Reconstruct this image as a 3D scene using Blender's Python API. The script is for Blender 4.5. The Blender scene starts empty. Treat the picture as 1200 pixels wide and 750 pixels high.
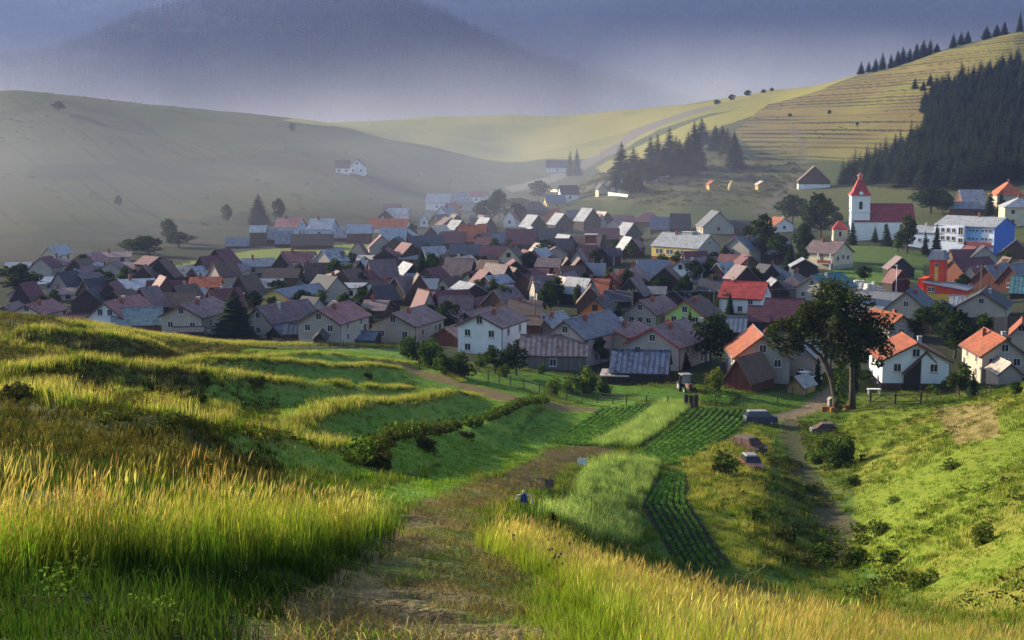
import bpy, bmesh, math, random
import numpy as np
from mathutils import Vector, Matrix
R = math.radians
random.seed(7)
rng = np.random.default_rng(11)
S = bpy.context.scene
C = S.collection

# ------------------------------------------------------------------ camera
CAM_Z, FPX, PITCH = 35.0, 1648.0, R(7.5)
cam_d = bpy.data.cameras.new('camera')
cam_d.sensor_width = 36.0
cam_d.lens = 36.0 * FPX / 1200.0
cam_d.clip_start, cam_d.clip_end = 0.3, 20000
cam = bpy.data.objects.new('camera', cam_d)
C.objects.link(cam)
cam.location = (0, 0, CAM_Z)
cam.rotation_euler = (R(90) - PITCH, 0, 0)
S.camera = cam

# ------------------------------------------------------------------ light
SUN_AZ, SUN_EL = R(-58), R(18)          # azimuth from the view direction (+Y), to the left
S.view_settings.view_transform = 'Standard'
S.view_settings.look = 'None'
S.view_settings.exposure = 1.15
S.view_settings.gamma = 1.0
W = bpy.data.worlds.new('World')
S.world = W
W.use_nodes = True
wn = W.node_tree
sky = wn.nodes.new('ShaderNodeTexSky')
sky.sky_type = 'NISHITA'
sky.sun_disc = False
sky.sun_elevation = SUN_EL
sky.sun_rotation = SUN_AZ
sky.air_density, sky.dust_density, sky.ozone_density = 1.0, 1.2, 1.6
wn.links.new(sky.outputs[0], wn.nodes['Background'].inputs[0])
wn.nodes['Background'].inputs[1].default_value = 0.13
sd = bpy.data.lights.new('sun', 'SUN')
sd.energy = 5.0
sd.angle = R(0.5)
sd.color = (1.0, 0.89, 0.66)
sun = bpy.data.objects.new('sun', sd)
C.objects.link(sun)
sv = Vector((math.sin(SUN_AZ) * math.cos(SUN_EL), math.cos(SUN_AZ) * math.cos(SUN_EL), math.sin(SUN_EL)))
sun.rotation_euler = sv.to_track_quat('Z', 'Y').to_euler()
sun.location = (-60, 40, 120)
cy = S.cycles
cy.use_denoising = True
cy.max_bounces = 6
cy.diffuse_bounces = 2
cy.glossy_bounces = 2
cy.transmission_bounces = 3
cy.transparent_max_bounces = 6
cy.volume_bounces = 0
cy.volume_step_rate = 1.0
cy.volume_max_steps = 64
cy.caustics_reflective = cy.caustics_refractive = False

# ------------------------------------------------------------------ object helpers
def link(name, me, parent=None, loc=None, rz=0.0, **props):
    o = bpy.data.objects.new(name, me)
    C.objects.link(o)
    if parent is not None:
        o.parent = parent
    if loc is not None:
        o.location = loc
    if rz:
        o.rotation_euler = (0, 0, rz)
    for k, v in props.items():
        if v is not None:
            o[k] = v
    return o

def thing(name, label, cat, loc=(0, 0, 0), rz=0.0, group=None, me=None):
    return link(name, me, None, loc, rz, label=label, category=cat, group=group)

def copy_tree(o, loc=None, rz=None, label=None, scale=None):
    c = o.copy()
    C.objects.link(c)
    for ch in o.children:
        d = ch.copy(); C.objects.link(d); d.parent = c
        for g in ch.children:
            e = g.copy(); C.objects.link(e); e.parent = d
    if loc is not None: c.location = loc
    if rz is not None: c.rotation_euler = (0, 0, rz)
    if label: c['label'] = label
    if scale is not None: c.scale = scale
    return c

class MB:
    """collects faces of boxes, prisms and tubes; build() links them as one mesh"""
    def __init__(s):
        s.v, s.f, s.m = [], [], []
    def add(s, vs, fs, mi=0):
        b = len(s.v)
        s.v += [tuple(p) for p in vs]
        s.f += [tuple(b + i for i in f) for f in fs]
        s.m += [mi] * len(fs)
    def box(s, x0, x1, y0, y1, z0, z1, mi=0):
        s.add([(x0, y0, z0), (x1, y0, z0), (x1, y1, z0), (x0, y1, z0), (x0, y0, z1), (x1, y0, z1), (x1, y1, z1), (x0, y1, z1)],
              [(0, 3, 2, 1), (4, 5, 6, 7), (0, 1, 5, 4), (1, 2, 6, 5), (2, 3, 7, 6), (3, 0, 4, 7)], mi)
    def cbox(s, cx, cy_, cz, sx, sy, sz, mi=0):
        s.box(cx - sx / 2, cx + sx / 2, cy_ - sy / 2, cy_ + sy / 2, cz - sz / 2, cz + sz / 2, mi)
    def prism(s, prof, d0, d1, axis='y', mi=0):
        """closed profile [(a,z)...] extruded along y (a=x) or x (a=y)"""
        n = len(prof)
        mk = (lambda a, z, d: (a, d, z)) if axis == 'y' else (lambda a, z, d: (d, a, z))
        vs = [mk(a, z, d0) for a, z in prof] + [mk(a, z, d1) for a, z in prof]
        fs = [tuple(range(n)), tuple(range(2 * n - 1, n - 1, -1))]
        fs += [(i, i + n, (i + 1) % n + n, (i + 1) % n) for i in range(n)]
        s.add(vs, fs, mi)
    def tube(s, pts, rad, n=7, mi=0, cap=True):
        pts = [Vector(p) for p in pts]
        if not hasattr(rad, '__len__'): rad = [rad] * len(pts)
        rings = []
        for i, p in enumerate(pts):
            d = (pts[min(i + 1, len(pts) - 1)] - pts[max(i - 1, 0)]).normalized()
            u = d.orthogonal().normalized(); w = d.cross(u)
            rings.append([p + (u * math.cos(2 * math.pi * k / n) + w * math.sin(2 * math.pi * k / n)) * rad[i] for k in range(n)])
        vs = [q for r in rings for q in r]
        fs = []
        for i in range(len(pts) - 1):
            for k in range(n):
                a, b = i * n + k, i * n + (k + 1) % n
                fs.append((a, b, b + n, a + n))
        if cap:
            fs.append(tuple(range(n - 1, -1, -1)))
            fs.append(tuple((len(pts) - 1) * n + k for k in range(n)))
        s.add(vs, fs, mi)
    def mesh(s, name, mats, smooth=False):
        me = bpy.data.meshes.new(name)
        me.from_pydata(s.v, [], s.f)
        if not isinstance(mats, (list, tuple)): mats = [mats]
        for m in mats: me.materials.append(m)
        if len(mats) > 1: me.polygons.foreach_set('material_index', s.m)
        bm = bmesh.new(); bm.from_mesh(me)
        bmesh.ops.recalc_face_normals(bm, faces=bm.faces)
        bm.to_mesh(me); bm.free()
        if smooth: me.polygons.foreach_set('use_smooth', [True] * len(me.polygons))
        return me
    def build(s, name, mats, parent=None, smooth=False, **kw):
        return link(name, s.mesh(name, mats, smooth), parent, **kw)

# ------------------------------------------------------------------ materials
def new_mat(name):
    m = bpy.data.materials.new(name)
    m.use_nodes = True
    nt = m.node_tree
    return m, nt, nt.nodes['Principled BSDF'], nt.nodes.new, nt.links.new

def ramp(nt, pts):
    r = nt.nodes.new('ShaderNodeValToRGB')
    e = r.color_ramp.elements
    while len(e) < len(pts): e.new(0.5)
    for q, (p, c) in zip(e, pts):
        q.position = p
        q.color = (c[0], c[1], c[2], 1)
    return r

def sc(c, k): return tuple(min(1.0, x * k) for x in c)

_mc = {}
def mat_noise(name, col, rough=0.85, scale=1.5, var=0.25, bump=0.0, spec=0.2, fine=8.0, metal=0.0):
    key = (name, col, scale, var)
    if key in _mc: return _mc[key]
    m, nt, p, N, L = new_mat(name)
    tc = N('ShaderNodeTexCoord')
    n1 = N('ShaderNodeTexNoise'); n1.inputs['Scale'].default_value = scale; n1.inputs['Detail'].default_value = 5
    n2 = N('ShaderNodeTexNoise'); n2.inputs['Scale'].default_value = scale * fine; n2.inputs['Detail'].default_value = 3
    L(tc.outputs['Object'], n1.inputs['Vector']); L(tc.outputs['Object'], n2.inputs['Vector'])
    mx = N('ShaderNodeMath'); mx.operation = 'MULTIPLY_ADD'
    L(n2.outputs[0], mx.inputs[0]); mx.inputs[1].default_value = 0.45; L(n1.outputs[0], mx.inputs[2])
    r = ramp(nt, [(0.45, sc(col, 1 - var)), (0.72, col), (0.95, sc(col, 1 + var))])
    L(mx.outputs[0], r.inputs[0]); L(r.outputs[0], p.inputs['Base Color'])
    p.inputs['Roughness'].default_value = rough
    p.inputs['Specular IOR Level'].default_value = spec
    p.inputs['Metallic'].default_value = metal
    if bump:
        b = N('ShaderNodeBump'); b.inputs['Strength'].default_value = bump; b.inputs['Distance'].default_value = 0.05
        L(n2.outputs[0], b.inputs['Height']); L(b.outputs[0], p.inputs['Normal'])
    _mc[key] = m
    return m

def mat_tile(name, col, var=0.3, old=0.0):
    """roof tile: courses at even heights, single tiles of slightly different colour"""
    key = ('tile', name)
    if key in _mc: return _mc[key]
    m, nt, p, N, L = new_mat(name)
    tc = N('ShaderNodeTexCoord')
    mp = N('ShaderNodeMapping'); mp.inputs['Scale'].default_value = (2.6, 2.6, 5.0)
    L(tc.outputs['Object'], mp.inputs[0])
    vo = N('ShaderNodeTexVoronoi'); vo.inputs['Scale'].default_value = 1.0
    L(mp.outputs[0], vo.inputs['Vector'])
    n1 = N('ShaderNodeTexNoise'); n1.inputs['Scale'].default_value = 0.5; n1.inputs['Detail'].default_value = 6
    L(tc.outputs['Object'], n1.inputs['Vector'])
    sp = N('ShaderNodeSeparateColor'); L(vo.outputs['Color'], sp.inputs[0])
    mx = N('ShaderNodeMath'); mx.operation = 'MULTIPLY_ADD'
    L(sp.outputs[0], mx.inputs[0]); mx.inputs[1].default_value = 0.5; L(n1.outputs[0], mx.inputs[2])
    lo = tuple(a * (1 - old) + b * old for a, b in zip(sc(col, 1 - var * 1.4), (0.10, 0.095, 0.09)))
    r = ramp(nt, [(0.4, lo), (0.72, col), (1.0, sc(col, 1 + var))])
    L(mx.outputs[0], r.inputs[0]); L(r.outputs[0], p.inputs['Base Color'])
    wv = N('ShaderNodeTexWave'); wv.bands_direction = 'Z'; wv.wave_profile = 'SAW'; wv.inputs['Scale'].default_value = 1.5
    L(tc.outputs['Object'], wv.inputs['Vector'])
    b = N('ShaderNodeBump'); b.inputs['Strength'].default_value = 0.6; b.inputs['Distance'].default_value = 0.05
    L(wv.outputs['Fac'], b.inputs['Height']); L(b.outputs[0], p.inputs['Normal'])
    p.inputs['Roughness'].default_value = 0.75
    p.inputs['Specular IOR Level'].default_value = 0.3
    _mc[key] = m
    return m

def mat_metal(name, col, var=0.25, rust=None):
    key = ('sheet', name)
    if key in _mc: return _mc[key]
    m, nt, p, N, L = new_mat(name)
    tc = N('ShaderNodeTexCoord')
    n1 = N('ShaderNodeTexNoise'); n1.inputs['Scale'].default_value = 0.9; n1.inputs['Detail'].default_value = 6
    mp = N('ShaderNodeMapping'); mp.inputs['Scale'].default_value = (1.6, 1.6, 0.5)
    L(tc.outputs['Object'], mp.inputs[0]); L(mp.outputs[0], n1.inputs['Vector'])
    vo = N('ShaderNodeTexVoronoi'); vo.inputs['Scale'].default_value = 1.3
    L(tc.outputs['Object'], vo.inputs['Vector'])
    sp = N('ShaderNodeSeparateColor'); L(vo.outputs['Color'], sp.inputs[0])
    mx = N('ShaderNodeMath'); mx.operation = 'MULTIPLY_ADD'
    L(sp.outputs[0], mx.inputs[0]); mx.inputs[1].default_value = 0.3; L(n1.outputs[0], mx.inputs[2])
    lo = rust if rust else sc(col, 1 - var * 1.3)
    r = ramp(nt, [(0.42, lo), (0.6, col), (0.9, sc(col, 1 + var))])
    L(mx.outputs[0], r.inputs[0]); L(r.outputs[0], p.inputs['Base Color'])
    p.inputs['Roughness'].default_value = 0.62
    p.inputs['Specular IOR Level'].default_value = 0.22
    _mc[key] = m
    return m

def mat_wood(name, col, var=0.35, scale=3.0):
    key = ('wood', name)
    if key in _mc: return _mc[key]
    m, nt, p, N, L = new_mat(name)
    tc = N('ShaderNodeTexCoord')
    mp = N('ShaderNodeMapping'); mp.inputs['Scale'].default_value = (4.5, 4.5, 0.25)
    L(tc.outputs['Object'], mp.inputs[0])
    n1 = N('ShaderNodeTexNoise'); n1.inputs['Scale'].default_value = scale / 3; n1.inputs['Detail'].default_value = 4
    L(mp.outputs[0], n1.inputs['Vector'])
    r = ramp(nt, [(0.3, sc(col, 1 - var)), (0.55, col), (0.75, sc(col, 1 + var))])
    L(n1.outputs[0], r.inputs[0]); L(r.outputs[0], p.inputs['Base Color'])
    b = N('ShaderNodeBump'); b.inputs['Strength'].default_value = 0.4; b.inputs['Distance'].default_value = 0.04
    L(n1.outputs[0], b.inputs['Height']); L(b.outputs[0], p.inputs['Normal'])
    p.inputs['Roughness'].default_value = 0.85
    p.inputs['Specular IOR Level'].default_value = 0.15
    _mc[key] = m
    return m

def mat_leaf(name, attr=True, col=(0.06, 0.1, 0.03), trans=0.45, tint=(1.0, 1.0, 0.6), var=0.3):
    """leaf or blade: diffuse plus light shining through; colour from the vertex colour 'Col' if attr"""
    m, nt, p, N, L = new_mat(name)
    out = nt.nodes['Material Output']
    nt.nodes.remove(p)
    d = N('ShaderNodeBsdfDiffuse'); t = N('ShaderNodeBsdfTranslucent'); mix = N('ShaderNodeMixShader')
    mix.inputs[0].default_value = trans
    oi = N('ShaderNodeObjectInfo')
    hv = N('ShaderNodeHueSaturation')
    mr = N('ShaderNodeMapRange'); mr.inputs[3].default_value = 1 - var; mr.inputs[4].default_value = 1 + var
    L(oi.outputs['Random'], mr.inputs[0]); L(mr.outputs[0], hv.inputs['Value'])
    mh = N('ShaderNodeMapRange'); mh.inputs[3].default_value = 0.5 - var * 0.06; mh.inputs[4].default_value = 0.5 + var * 0.06
    mm = N('ShaderNodeMath'); mm.operation = 'FRACT'; ml = N('ShaderNodeMath'); ml.operation = 'MULTIPLY'; ml.inputs[1].default_value = 7.31
    L(oi.outputs['Random'], ml.inputs[0]); L(ml.outputs[0], mm.inputs[0]); L(mm.outputs[0], mh.inputs[0]); L(mh.outputs[0], hv.inputs['Hue'])
    if attr:
        a = N('ShaderNodeVertexColor'); a.layer_name = 'Col'
        L(a.outputs[0], hv.inputs['Color'])
    else:
        hv.inputs['Color'].default_value = (*col, 1)
    L(hv.outputs[0], d.inputs[0])
    mu = N('ShaderNodeMixRGB'); mu.blend_type = 'MULTIPLY'; mu.inputs[0].default_value = 1
    L(hv.outputs[0], mu.inputs[1]); mu.inputs[2].default_value = (*tint, 1)
    L(mu.outputs[0], t.inputs[0])
    L(d.outputs[0], mix.inputs[1]); L(t.outputs[0], mix.inputs[2]); L(mix.outputs[0], out.inputs[0])
    return m

# ------------------------------------------------------------------ numpy noise
def _h(i, j, s):
    n = (i * 374761393 + j * 668265263 + s * 974634777) & 0xffffffff
    n = ((n ^ (n >> 13)) * 1274126177) & 0xffffffff
    return ((n ^ (n >> 16)) & 0xffff) / 65535.0

def vnoise(x, y, s=0):
    x = np.asarray(x, float); y = np.asarray(y, float)
    i = np.floor(x).astype(np.int64); j = np.floor(y).astype(np.int64)
    fx = x - i; fy = y - j
    fx = fx * fx * (3 - 2 * fx); fy = fy * fy * (3 - 2 * fy)
    return ((_h(i, j, s) * (1 - fx) + _h(i + 1, j, s) * fx) * (1 - fy) + (_h(i, j + 1, s) * (1 - fx) + _h(i + 1, j + 1, s) * fx) * fy)

def fbm(x, y, s=0, o=4):
    t = 0.0; a = 0.5
    for k in range(o):
        t = t + a * vnoise(x * 2 ** k, y * 2 ** k, s + k); a *= 0.5
    return t / (1 - 0.5 ** o)

# ------------------------------------------------------------------ terrain
CP, SP = math.cos(PITCH), math.sin(PITCH)
def ray(px, py):
    """slope pair (x per metre ahead, drop per metre ahead) of the sight line through a photo point"""
    y = FPX * CP + (375 - py) * SP
    return (px - 600) / y, -(-FPX * SP + (375 - py) * CP) / y

CTRL = """
300 790 8; 640 800 8.5; 0 800 7; 1000 900 9; 1200 930 9;
450 750 12; 640 750 12; 470 690 16.5; 480 650 21.5; 500 620 29; 560 600 38; 590 580 52; 620 560 75; 660 540 100; 690 520 125; 700 500 145; 700 485 163; 700 470 183; 700 450 198;
0 750 8.5; 0 690 11; 100 655 13; 200 642 16; 300 632 20; 420 628 27;
0 530 24; 0 500 32; 0 470 45; 0 440 60; 0 400 90; 0 370 125; 100 380 140; 100 440 74; 100 500 36;
200 530 30; 200 500 43; 200 470 62; 200 440 90; 200 415 130; 200 397 175;
400 590 31; 400 560 44; 400 530 62; 400 500 85; 400 470 112; 400 440 145; 400 412 200; 400 404 225;
500 560 60; 500 530 85; 500 500 112; 500 470 143; 500 440 178; 500 425 200;
600 470 160; 600 450 185; 600 500 130; 600 530 103;
650 600 62; 700 600 76; 700 560 95; 700 630 64; 800 480 170; 800 500 150; 800 540 120; 800 580 98; 800 620 84; 800 660 76; 740 640 68;
640 662 27; 700 692 26; 800 722 24; 900 747 22; 1000 767 20; 1100 782 19; 1200 800 18;
850 600 95; 850 560 115; 850 640 82; 850 530 135; 880 490 172;
985 640 95; 970 600 112; 940 550 140; 925 500 168; 930 485 178; 930 600 107; 880 600 97; 890 560 118; 885 640 84; 900 640 88;
1060 640 80; 1000 580 120; 1050 560 118; 1100 540 115; 1100 600 85; 1150 680 55; 1050 680 70; 1000 665 86;
1200 700 45; 1200 640 58; 1200 580 75; 1200 520 105; 1200 470 135; 1200 455 150; 1100 500 140; 1100 475 165; 1000 500 160; 1000 480 178; 1100 465 185; 1000 540 140;
0 250 520; 0 200 640; 0 150 780; 0 108 920; 200 250 560; 200 200 700; 200 150 880; 200 125 1000;
400 235 620; 400 200 760; 400 160 1000; 400 147 1100; 600 235 720; 600 215 850; 600 195 1000; 650 184 1080; 500 170 1080; 300 135 1050; 100 115 960;
600 183 1250; 600 160 1450; 600 135 1750; 400 149 1450; 400 143 1650; 500 137 1750; 720 200 900; 720 180 1050; 720 150 1350; 720 130 1600;
740 240 560; 740 215 640; 740 195 760; 800 235 560; 800 200 700; 800 170 900; 800 140 1200; 800 124 1400;
900 240 560; 900 215 640; 900 180 780; 900 150 950; 900 120 1200; 900 107 1350;
1000 230 570; 1000 205 640; 1000 170 760; 1000 130 920; 1000 95 1100; 1000 88 1180;
1100 235 520; 1100 200 600; 1100 150 740; 1100 100 900; 1100 62 1050; 1200 240 480; 1200 215 550; 1200 180 620; 1200 130 740; 1200 80 880; 1200 38 1000
"""
cu, cd, ct = [], [], []
for q in CTRL.replace('\n', ' ').split(';'):
    a, b, d = map(float, q.split())
    s_, t_ = ray(a, b)
    cu.append(s_); cd.append(d); ct.append(t_)
def cz(px, d, z):
    cu.append((px - 600) / FPX); cd.append(d); ct.append((CAM_Z - z) / d)
for px in (-40, 150, 300, 450, 600, 750, 900, 1050, 1240):
    cz(px, 1.5, 33.3); cz(px, 4, 32.6 + (0.25 if px < 250 else 0))
    cz(px, 240 if px > 150 else 262, 0); cz(px, 310, 0); cz(px, 380, 0)
    if px < 1000: cz(px, 440, 0)
for px in (300, 450, 600, 740): cz(px, 540 if px > 300 else 480, 0)
for px in (500, 600): cz(px, 660, 0)
for px in (0, 100): cz(px, 225, 2.5)
for px in (0, 200): cz(px, 1300, 45); 
for px in (700, 800, 900, 1000): cz(px, 205, 0)
cz(1200, 190, 1); cz(1100, 200, 0); cz(1200, 215, 0); cz(1150, 420, 0)
for px in (0, 200, 400, 600, 720, 800, 900, 1000, 1100, 1200):
    cz(px, 2300, 25); cz(px, 4000, 20); cz(px, 8000, 20)
cz(1200, 1300, 95); cz(1100, 1350, 85); cz(1000, 1500, 75); cz(900, 1700, 68); cz(550, 1150, 20); cz(480, 1250, 28)
cu = np.array(cu); cd = np.array(cd); ct = np.array(ct)
SU, SV = 5.2, 1.15
def _phi(d2): return 0.5 * d2 * np.log(d2 + 1e-12)
P_ = np.stack([cu * SU, np.log(cd) * SV], 1)
NCP = len(P_)
K = _phi(((P_[:, None] - P_[None]) ** 2).sum(2)) + np.eye(NCP) * 2e-3
A = np.zeros((NCP + 3, NCP + 3)); A[:NCP, :NCP] = K
A[:NCP, NCP] = 1; A[:NCP, NCP + 1:] = P_; A[NCP:, :NCP] = A[:NCP, NCP:].T
sol = np.linalg.solve(A, np.concatenate([ct, np.zeros(3)]))

THM = R(21.5)
def base_h(x, y):
    x = np.asarray(x, float); y = np.asarray(y, float)
    shp = np.broadcast(x, y).shape
    x = np.broadcast_to(x, shp).ravel(); y = np.broadcast_to(y, shp).ravel()
    th = np.arctan2(x, y); r = np.hypot(x, y)
    tc = np.clip(th, -THM, THM)
    u = np.tan(tc) * SU; dd = np.maximum(r * np.cos(tc), 1.2)
    v = np.log(dd) * SV
    t = sol[NCP] + sol[NCP + 1] * u + sol[NCP + 2] * v
    for a in range(0, NCP, 16):
        d2 = (u[:, None] - P_[a:a + 16, 0]) ** 2 + (v[:, None] - P_[a:a + 16, 1]) ** 2
        t = t + _phi(d2) @ sol[a:min(a + 16, NCP)]
    z = CAM_Z - t * dd
    k = np.clip((np.abs(th) - THM) / R(110), 0, 1); k = k * k * (3 - 2 * k)
    zb = 33.3 - 0.04 * np.minimum(r, 300)
    return (z * (1 - k) + zb * k).reshape(shp)

BUMPS = []      # (world polyline, half width, height)
def seg_dist(x, y, pl):
    """distance to a polyline and where along it (0..1)"""
    best = np.full(np.shape(x), 1e9); along = np.zeros(np.shape(x)); side = np.zeros(np.shape(x))
    n = len(pl) - 1
    for i in range(n):
        ax, ay = pl[i]; bx, by = pl[i + 1]
        L2 = (bx - ax) ** 2 + (by - ay) ** 2
        s = np.clip(((x - ax) * (bx - ax) + (y - ay) * (by - ay)) / L2, 0, 1)
        qx = ax + s * (bx - ax); qy = ay + s * (by - ay)
        d = np.hypot(x - qx, y - qy)
        m = d < best
        best = np.where(m, d, best); along = np.where(m, (i + s) / n, along)
        side = np.where(m, np.sign((bx - ax) * (y - ay) - (by - ay) * (x - ax)), side)
    return best, along, side

def hgt(x, y):
    x = np.asarray(x, float); y = np.asarray(y, float)
    z = base_h(x, y)
    r = np.hypot(x, y)
    near = np.exp(-(r / 260.0) ** 2)
    z = z + near * ((fbm(x * 0.11, y * 0.11, 3, 4) - 0.5) * np.minimum(0.5, 0.05 + r * 0.004) + (fbm(x * 0.9, y * 0.9, 9, 3) - 0.5) * 0.14) + np.exp(-(r / 45.0) ** 2) * (fbm(x * 0.8, y * 2.2, 14, 4) - 0.5) * 0.26
    far = np.clip((r - 480) / 300, 0, 1)
    z = z + far * (fbm(x * 0.012, y * 0.012, 21, 4) - 0.5) * 5.0
    for pl, hw, hh in BUMPS:
        xs = [p[0] for p in pl]; ys = [p[1] for p in pl]
        m = (x > min(xs) - 3 * hw) & (x < max(xs) + 3 * hw) & (y > min(ys) - 3 * hw) & (y < max(ys) + 3 * hw)
        if not m.any(): continue
        if m.ndim == 0:
            d, s, sd_ = seg_dist(x, y, pl)
            z = z + hh * np.exp(-(d / hw) ** 2) * np.clip(np.minimum(s, 1 - s) * 6, 0, 1)
        else:
            d, s, sd_ = seg_dist(x[m], y[m], pl)
            z[m] += hh * np.exp(-(d / hw) ** 2) * np.clip(np.minimum(s, 1 - s) * 6, 0, 1)
    return z

DS = np.geomspace(5, 2600, 2200)
def ground(px, py, first=True, dmin=5, dmax=2600, fn=None):
    """where the sight line through a photo point meets the ground (first hit, or the last one before dmax)"""
    fn = fn or hgt
    su, st = ray(px, py)
    d = DS[(DS >= dmin) & (DS <= dmax)]
    g = fn(su * d, d) - (CAM_Z - st * d)
    if first:
        i = int(np.argmax(g > 0)) if (g > 0).any() else len(d) - 1
    else:
        neg = np.nonzero(g < 0)[0]
        i = min(int(neg[-1]) + 1, len(d) - 1) if len(neg) else 0
    if i > 0 and g[i] > 0 and g[i - 1] < 0:
        k = -g[i - 1] / (g[i] - g[i - 1]); dd = d[i - 1] + k * (d[i] - d[i - 1])
    else:
        dd = d[i]
    if not first and st > 0 and dmin == 190 and px < 560 and dd < 0.93 * CAM_Z / st:
        dd = CAM_Z / st          # foot hidden behind the near slope: stand it on the valley floor
    x, y = su * dd, dd
    return Vector((x, y, float(fn(np.array([x]), np.array([y]))[0])))

def poly(pts, **kw):
    return [tuple(ground(a, b, **kw)[:2]) for a, b in pts]
def inpoly(x, y, pl):
    c = np.zeros(np.shape(x), bool); n = len(pl)
    for i in range(n):
        x0, y0 = pl[i]; x1, y1 = pl[(i + 1) % n]
        if y0 == y1: continue
        m = ((y0 > y) != (y1 > y)) & (x < (x1 - x0) * (y - y0) / (y1 - y0) + x0)
        c ^= m
    return c
# ------------------------------------------------------------------ terraces: low grassy banks that run along the slope
BANDS = [  # photo points along the crest of the bank, half width of bump, height, grass half width
    ([(110, 388), (160, 394), (220, 400), (300, 404), (380, 406), (470, 407)], 4.5, 0.3, 3.0),
    ([(0, 398), (60, 401), (140, 409), (200, 414)], 2.2, .8, 0.9),
    ([(0, 440), (100, 447), (200, 455), (300, 462), (400, 466), (480, 470), (540, 463)], 1.9, 1.1, 0.8),
    ([(0, 468), (50, 482), (110, 500), (180, 513), (260, 521), (330, 531), (400, 531)], 1.6, 0.55, 0.6),
    ([(330, 505), (420, 493), (500, 481), (560, 467)], 1.9, 1.3, 0.7),
    ([(200, 428), (300, 433), (400, 440), (470, 433)], 1.8, 1.0, 0.7),
    ([(-35, 652), (60, 643), (150, 637), (250, 632), (350, 629), (445, 624)], 1.3, 0.6, 1.0),
    ([(300, 418), (400, 422), (500, 432), (545, 450)], 1.8, 0.6, 0.5),
    ([(415, 548), (470, 535), (530, 520), (585, 500), (640, 471)], 2.0, 1.1, 0.9),
]
BW = []
for pts, hw, hh, gw in BANDS:
    BW.append((poly(pts, fn=base_h), gw))
BUMPS = [(w[0], b[1], b[2]) for w, b in zip(BW, BANDS)]

# ------------------------------------------------------------------ fields, paths and plots (outlines on the ground)
def F(*p): return poly([(p[i], p[i + 1]) for i in range(0, len(p), 2)])
Z_TRACK = F(120,860, 700,860, 645,750, 628,690, 575,640, 545,612, 612,577, 662,548, 726,524, 690,521, 640,528, 560,562, 470,604, 440,640, 330,700)
Z_MOWN = F(430,606, 418,578, 520,545, 600,510, 650,476, 690,470, 745,471, 690,515, 640,525, 560,560, 470,600)
Z_POT1 = F(640,519, 702,479, 772,472, 690,523)
Z_OAT1 = F(691,523, 773,473, 810,475, 745,526)
Z_POT2 = F(728,541, 812,479, 884,481, 795,546)
Z_GRAIN = F(622,606, 690,545, 720,537, 772,545, 746,600, 744,642)
Z_POT3 = F(749,590, 774,554, 806,555, 806,590, 860,664, 800,668)
Z_GULLY = F(915,490, 938,490, 946,540, 1006,612, 992,655, 960,642, 952,600, 920,540)
Z_ROAD = F(905,494, 945,488, 975,474, 985,455, 972,452, 940,476, 905,486)
Z_HAY = F(1092,478, 1165,470, 1172,512, 1122,522)
Z_LAWN = F(558,434, 640,436, 700,447, 800,458, 812,472, 740,470, 640,462, 570,446)
Z_GARD = F(812,474, 830,458, 872,460, 860,474)
Z_LAWN2 = F(872,462, 960,458, 972,452, 930,478, 862,475)
Z_TALL1 = F(-40,640, 60,622, 150,612, 250,606, 350,604, 430,612, 446,622, 425,636, 380,655, 330,672, 262,700, 180,735, 100,770, -40,790)
Z_TALL2 = F(556,634, 640,652, 690,680, 745,705, 800,718, 870,738, 960,752, 1060,765, 1230,785, 1340,800, 1340,900, 800,870, 735,755, 700,718, 655,690, 590,658)
Z_LIME = F(590,658, 655,690, 700,718, 735,755, 790,860, 640,860, 632,740, 620,690)
Z_BANK = F(800,540, 850,520, 880,500, 905,520, 900,560, 895,600, 960,655, 880,668, 862,664, 812,590, 806,556)
Z_STRIPS = F(300,410, 480,408, 560,440, 600,456, 540,462, 470,430, 380,436, 300,428)
Z_BENCH = F(290,408, 480,408, 560,440, 640,470, 520,545, 420,560, 300,545, 230,500, 240,425)
Z_PATHL = F(440,420, 540,447, 620,468, 700,478, 700,482, 615,473, 530,452, 435,425)
Z_RIGHT = F(1000,640, 1000,560, 985,500, 1000,480, 1090,474, 1200,455, 1340,440, 1340,790, 1130,715)
vill = F(-40,398, 200,398, 420,402, 560,432, 760,460, 980,456, 1240,456)
Z_VGREEN = F(180,318, 250,300, 300,293, 400,287, 440,285, 436,292, 400,300, 290,306, 230,316)
Z_CHURCH = F(930,325, 1000,312, 1080,316, 1085,330, 1000,338, 935,340)
Z_SQUARE = F(985,352, 1000,338, 1048,336, 1070,345, 1055,372, 990,372)
Z_MEADOW = F(330,141, 400,149, 640,186, 700,186, 800,135, 900,110, 820,124, 600,136, 450,140)
Z_ROADUP = F(590,219, 640,208, 690,185, 740,152, 800,132, 830,124, 840,126, 800,138, 748,160, 700,190, 645,214, 600,226)
Z_TERR = F(880,175, 860,155, 900,122, 1000,92, 1200,38, 1220,120, 1080,150, 1000,190)
Z_GOLD = F(700,195, 760,165, 850,132, 930,108, 1000,96, 900,128, 820,158, 760,185, 715,210)
Z_KNOLL = F(660,235, 700,205, 800,185, 900,180, 960,200, 900,245, 760,250)
Z_LANE = F(880,250, 900,232, 930,205, 942,200, 925,225, 905,250)
Z_LANE2 = F(925,192, 938,185, 935,165, 922,152, 930,145, 945,165, 948,192)
Z_CHURCHYARD = F(940,300, 1000,285, 1095,300, 1090,312, 1000,310)

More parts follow.
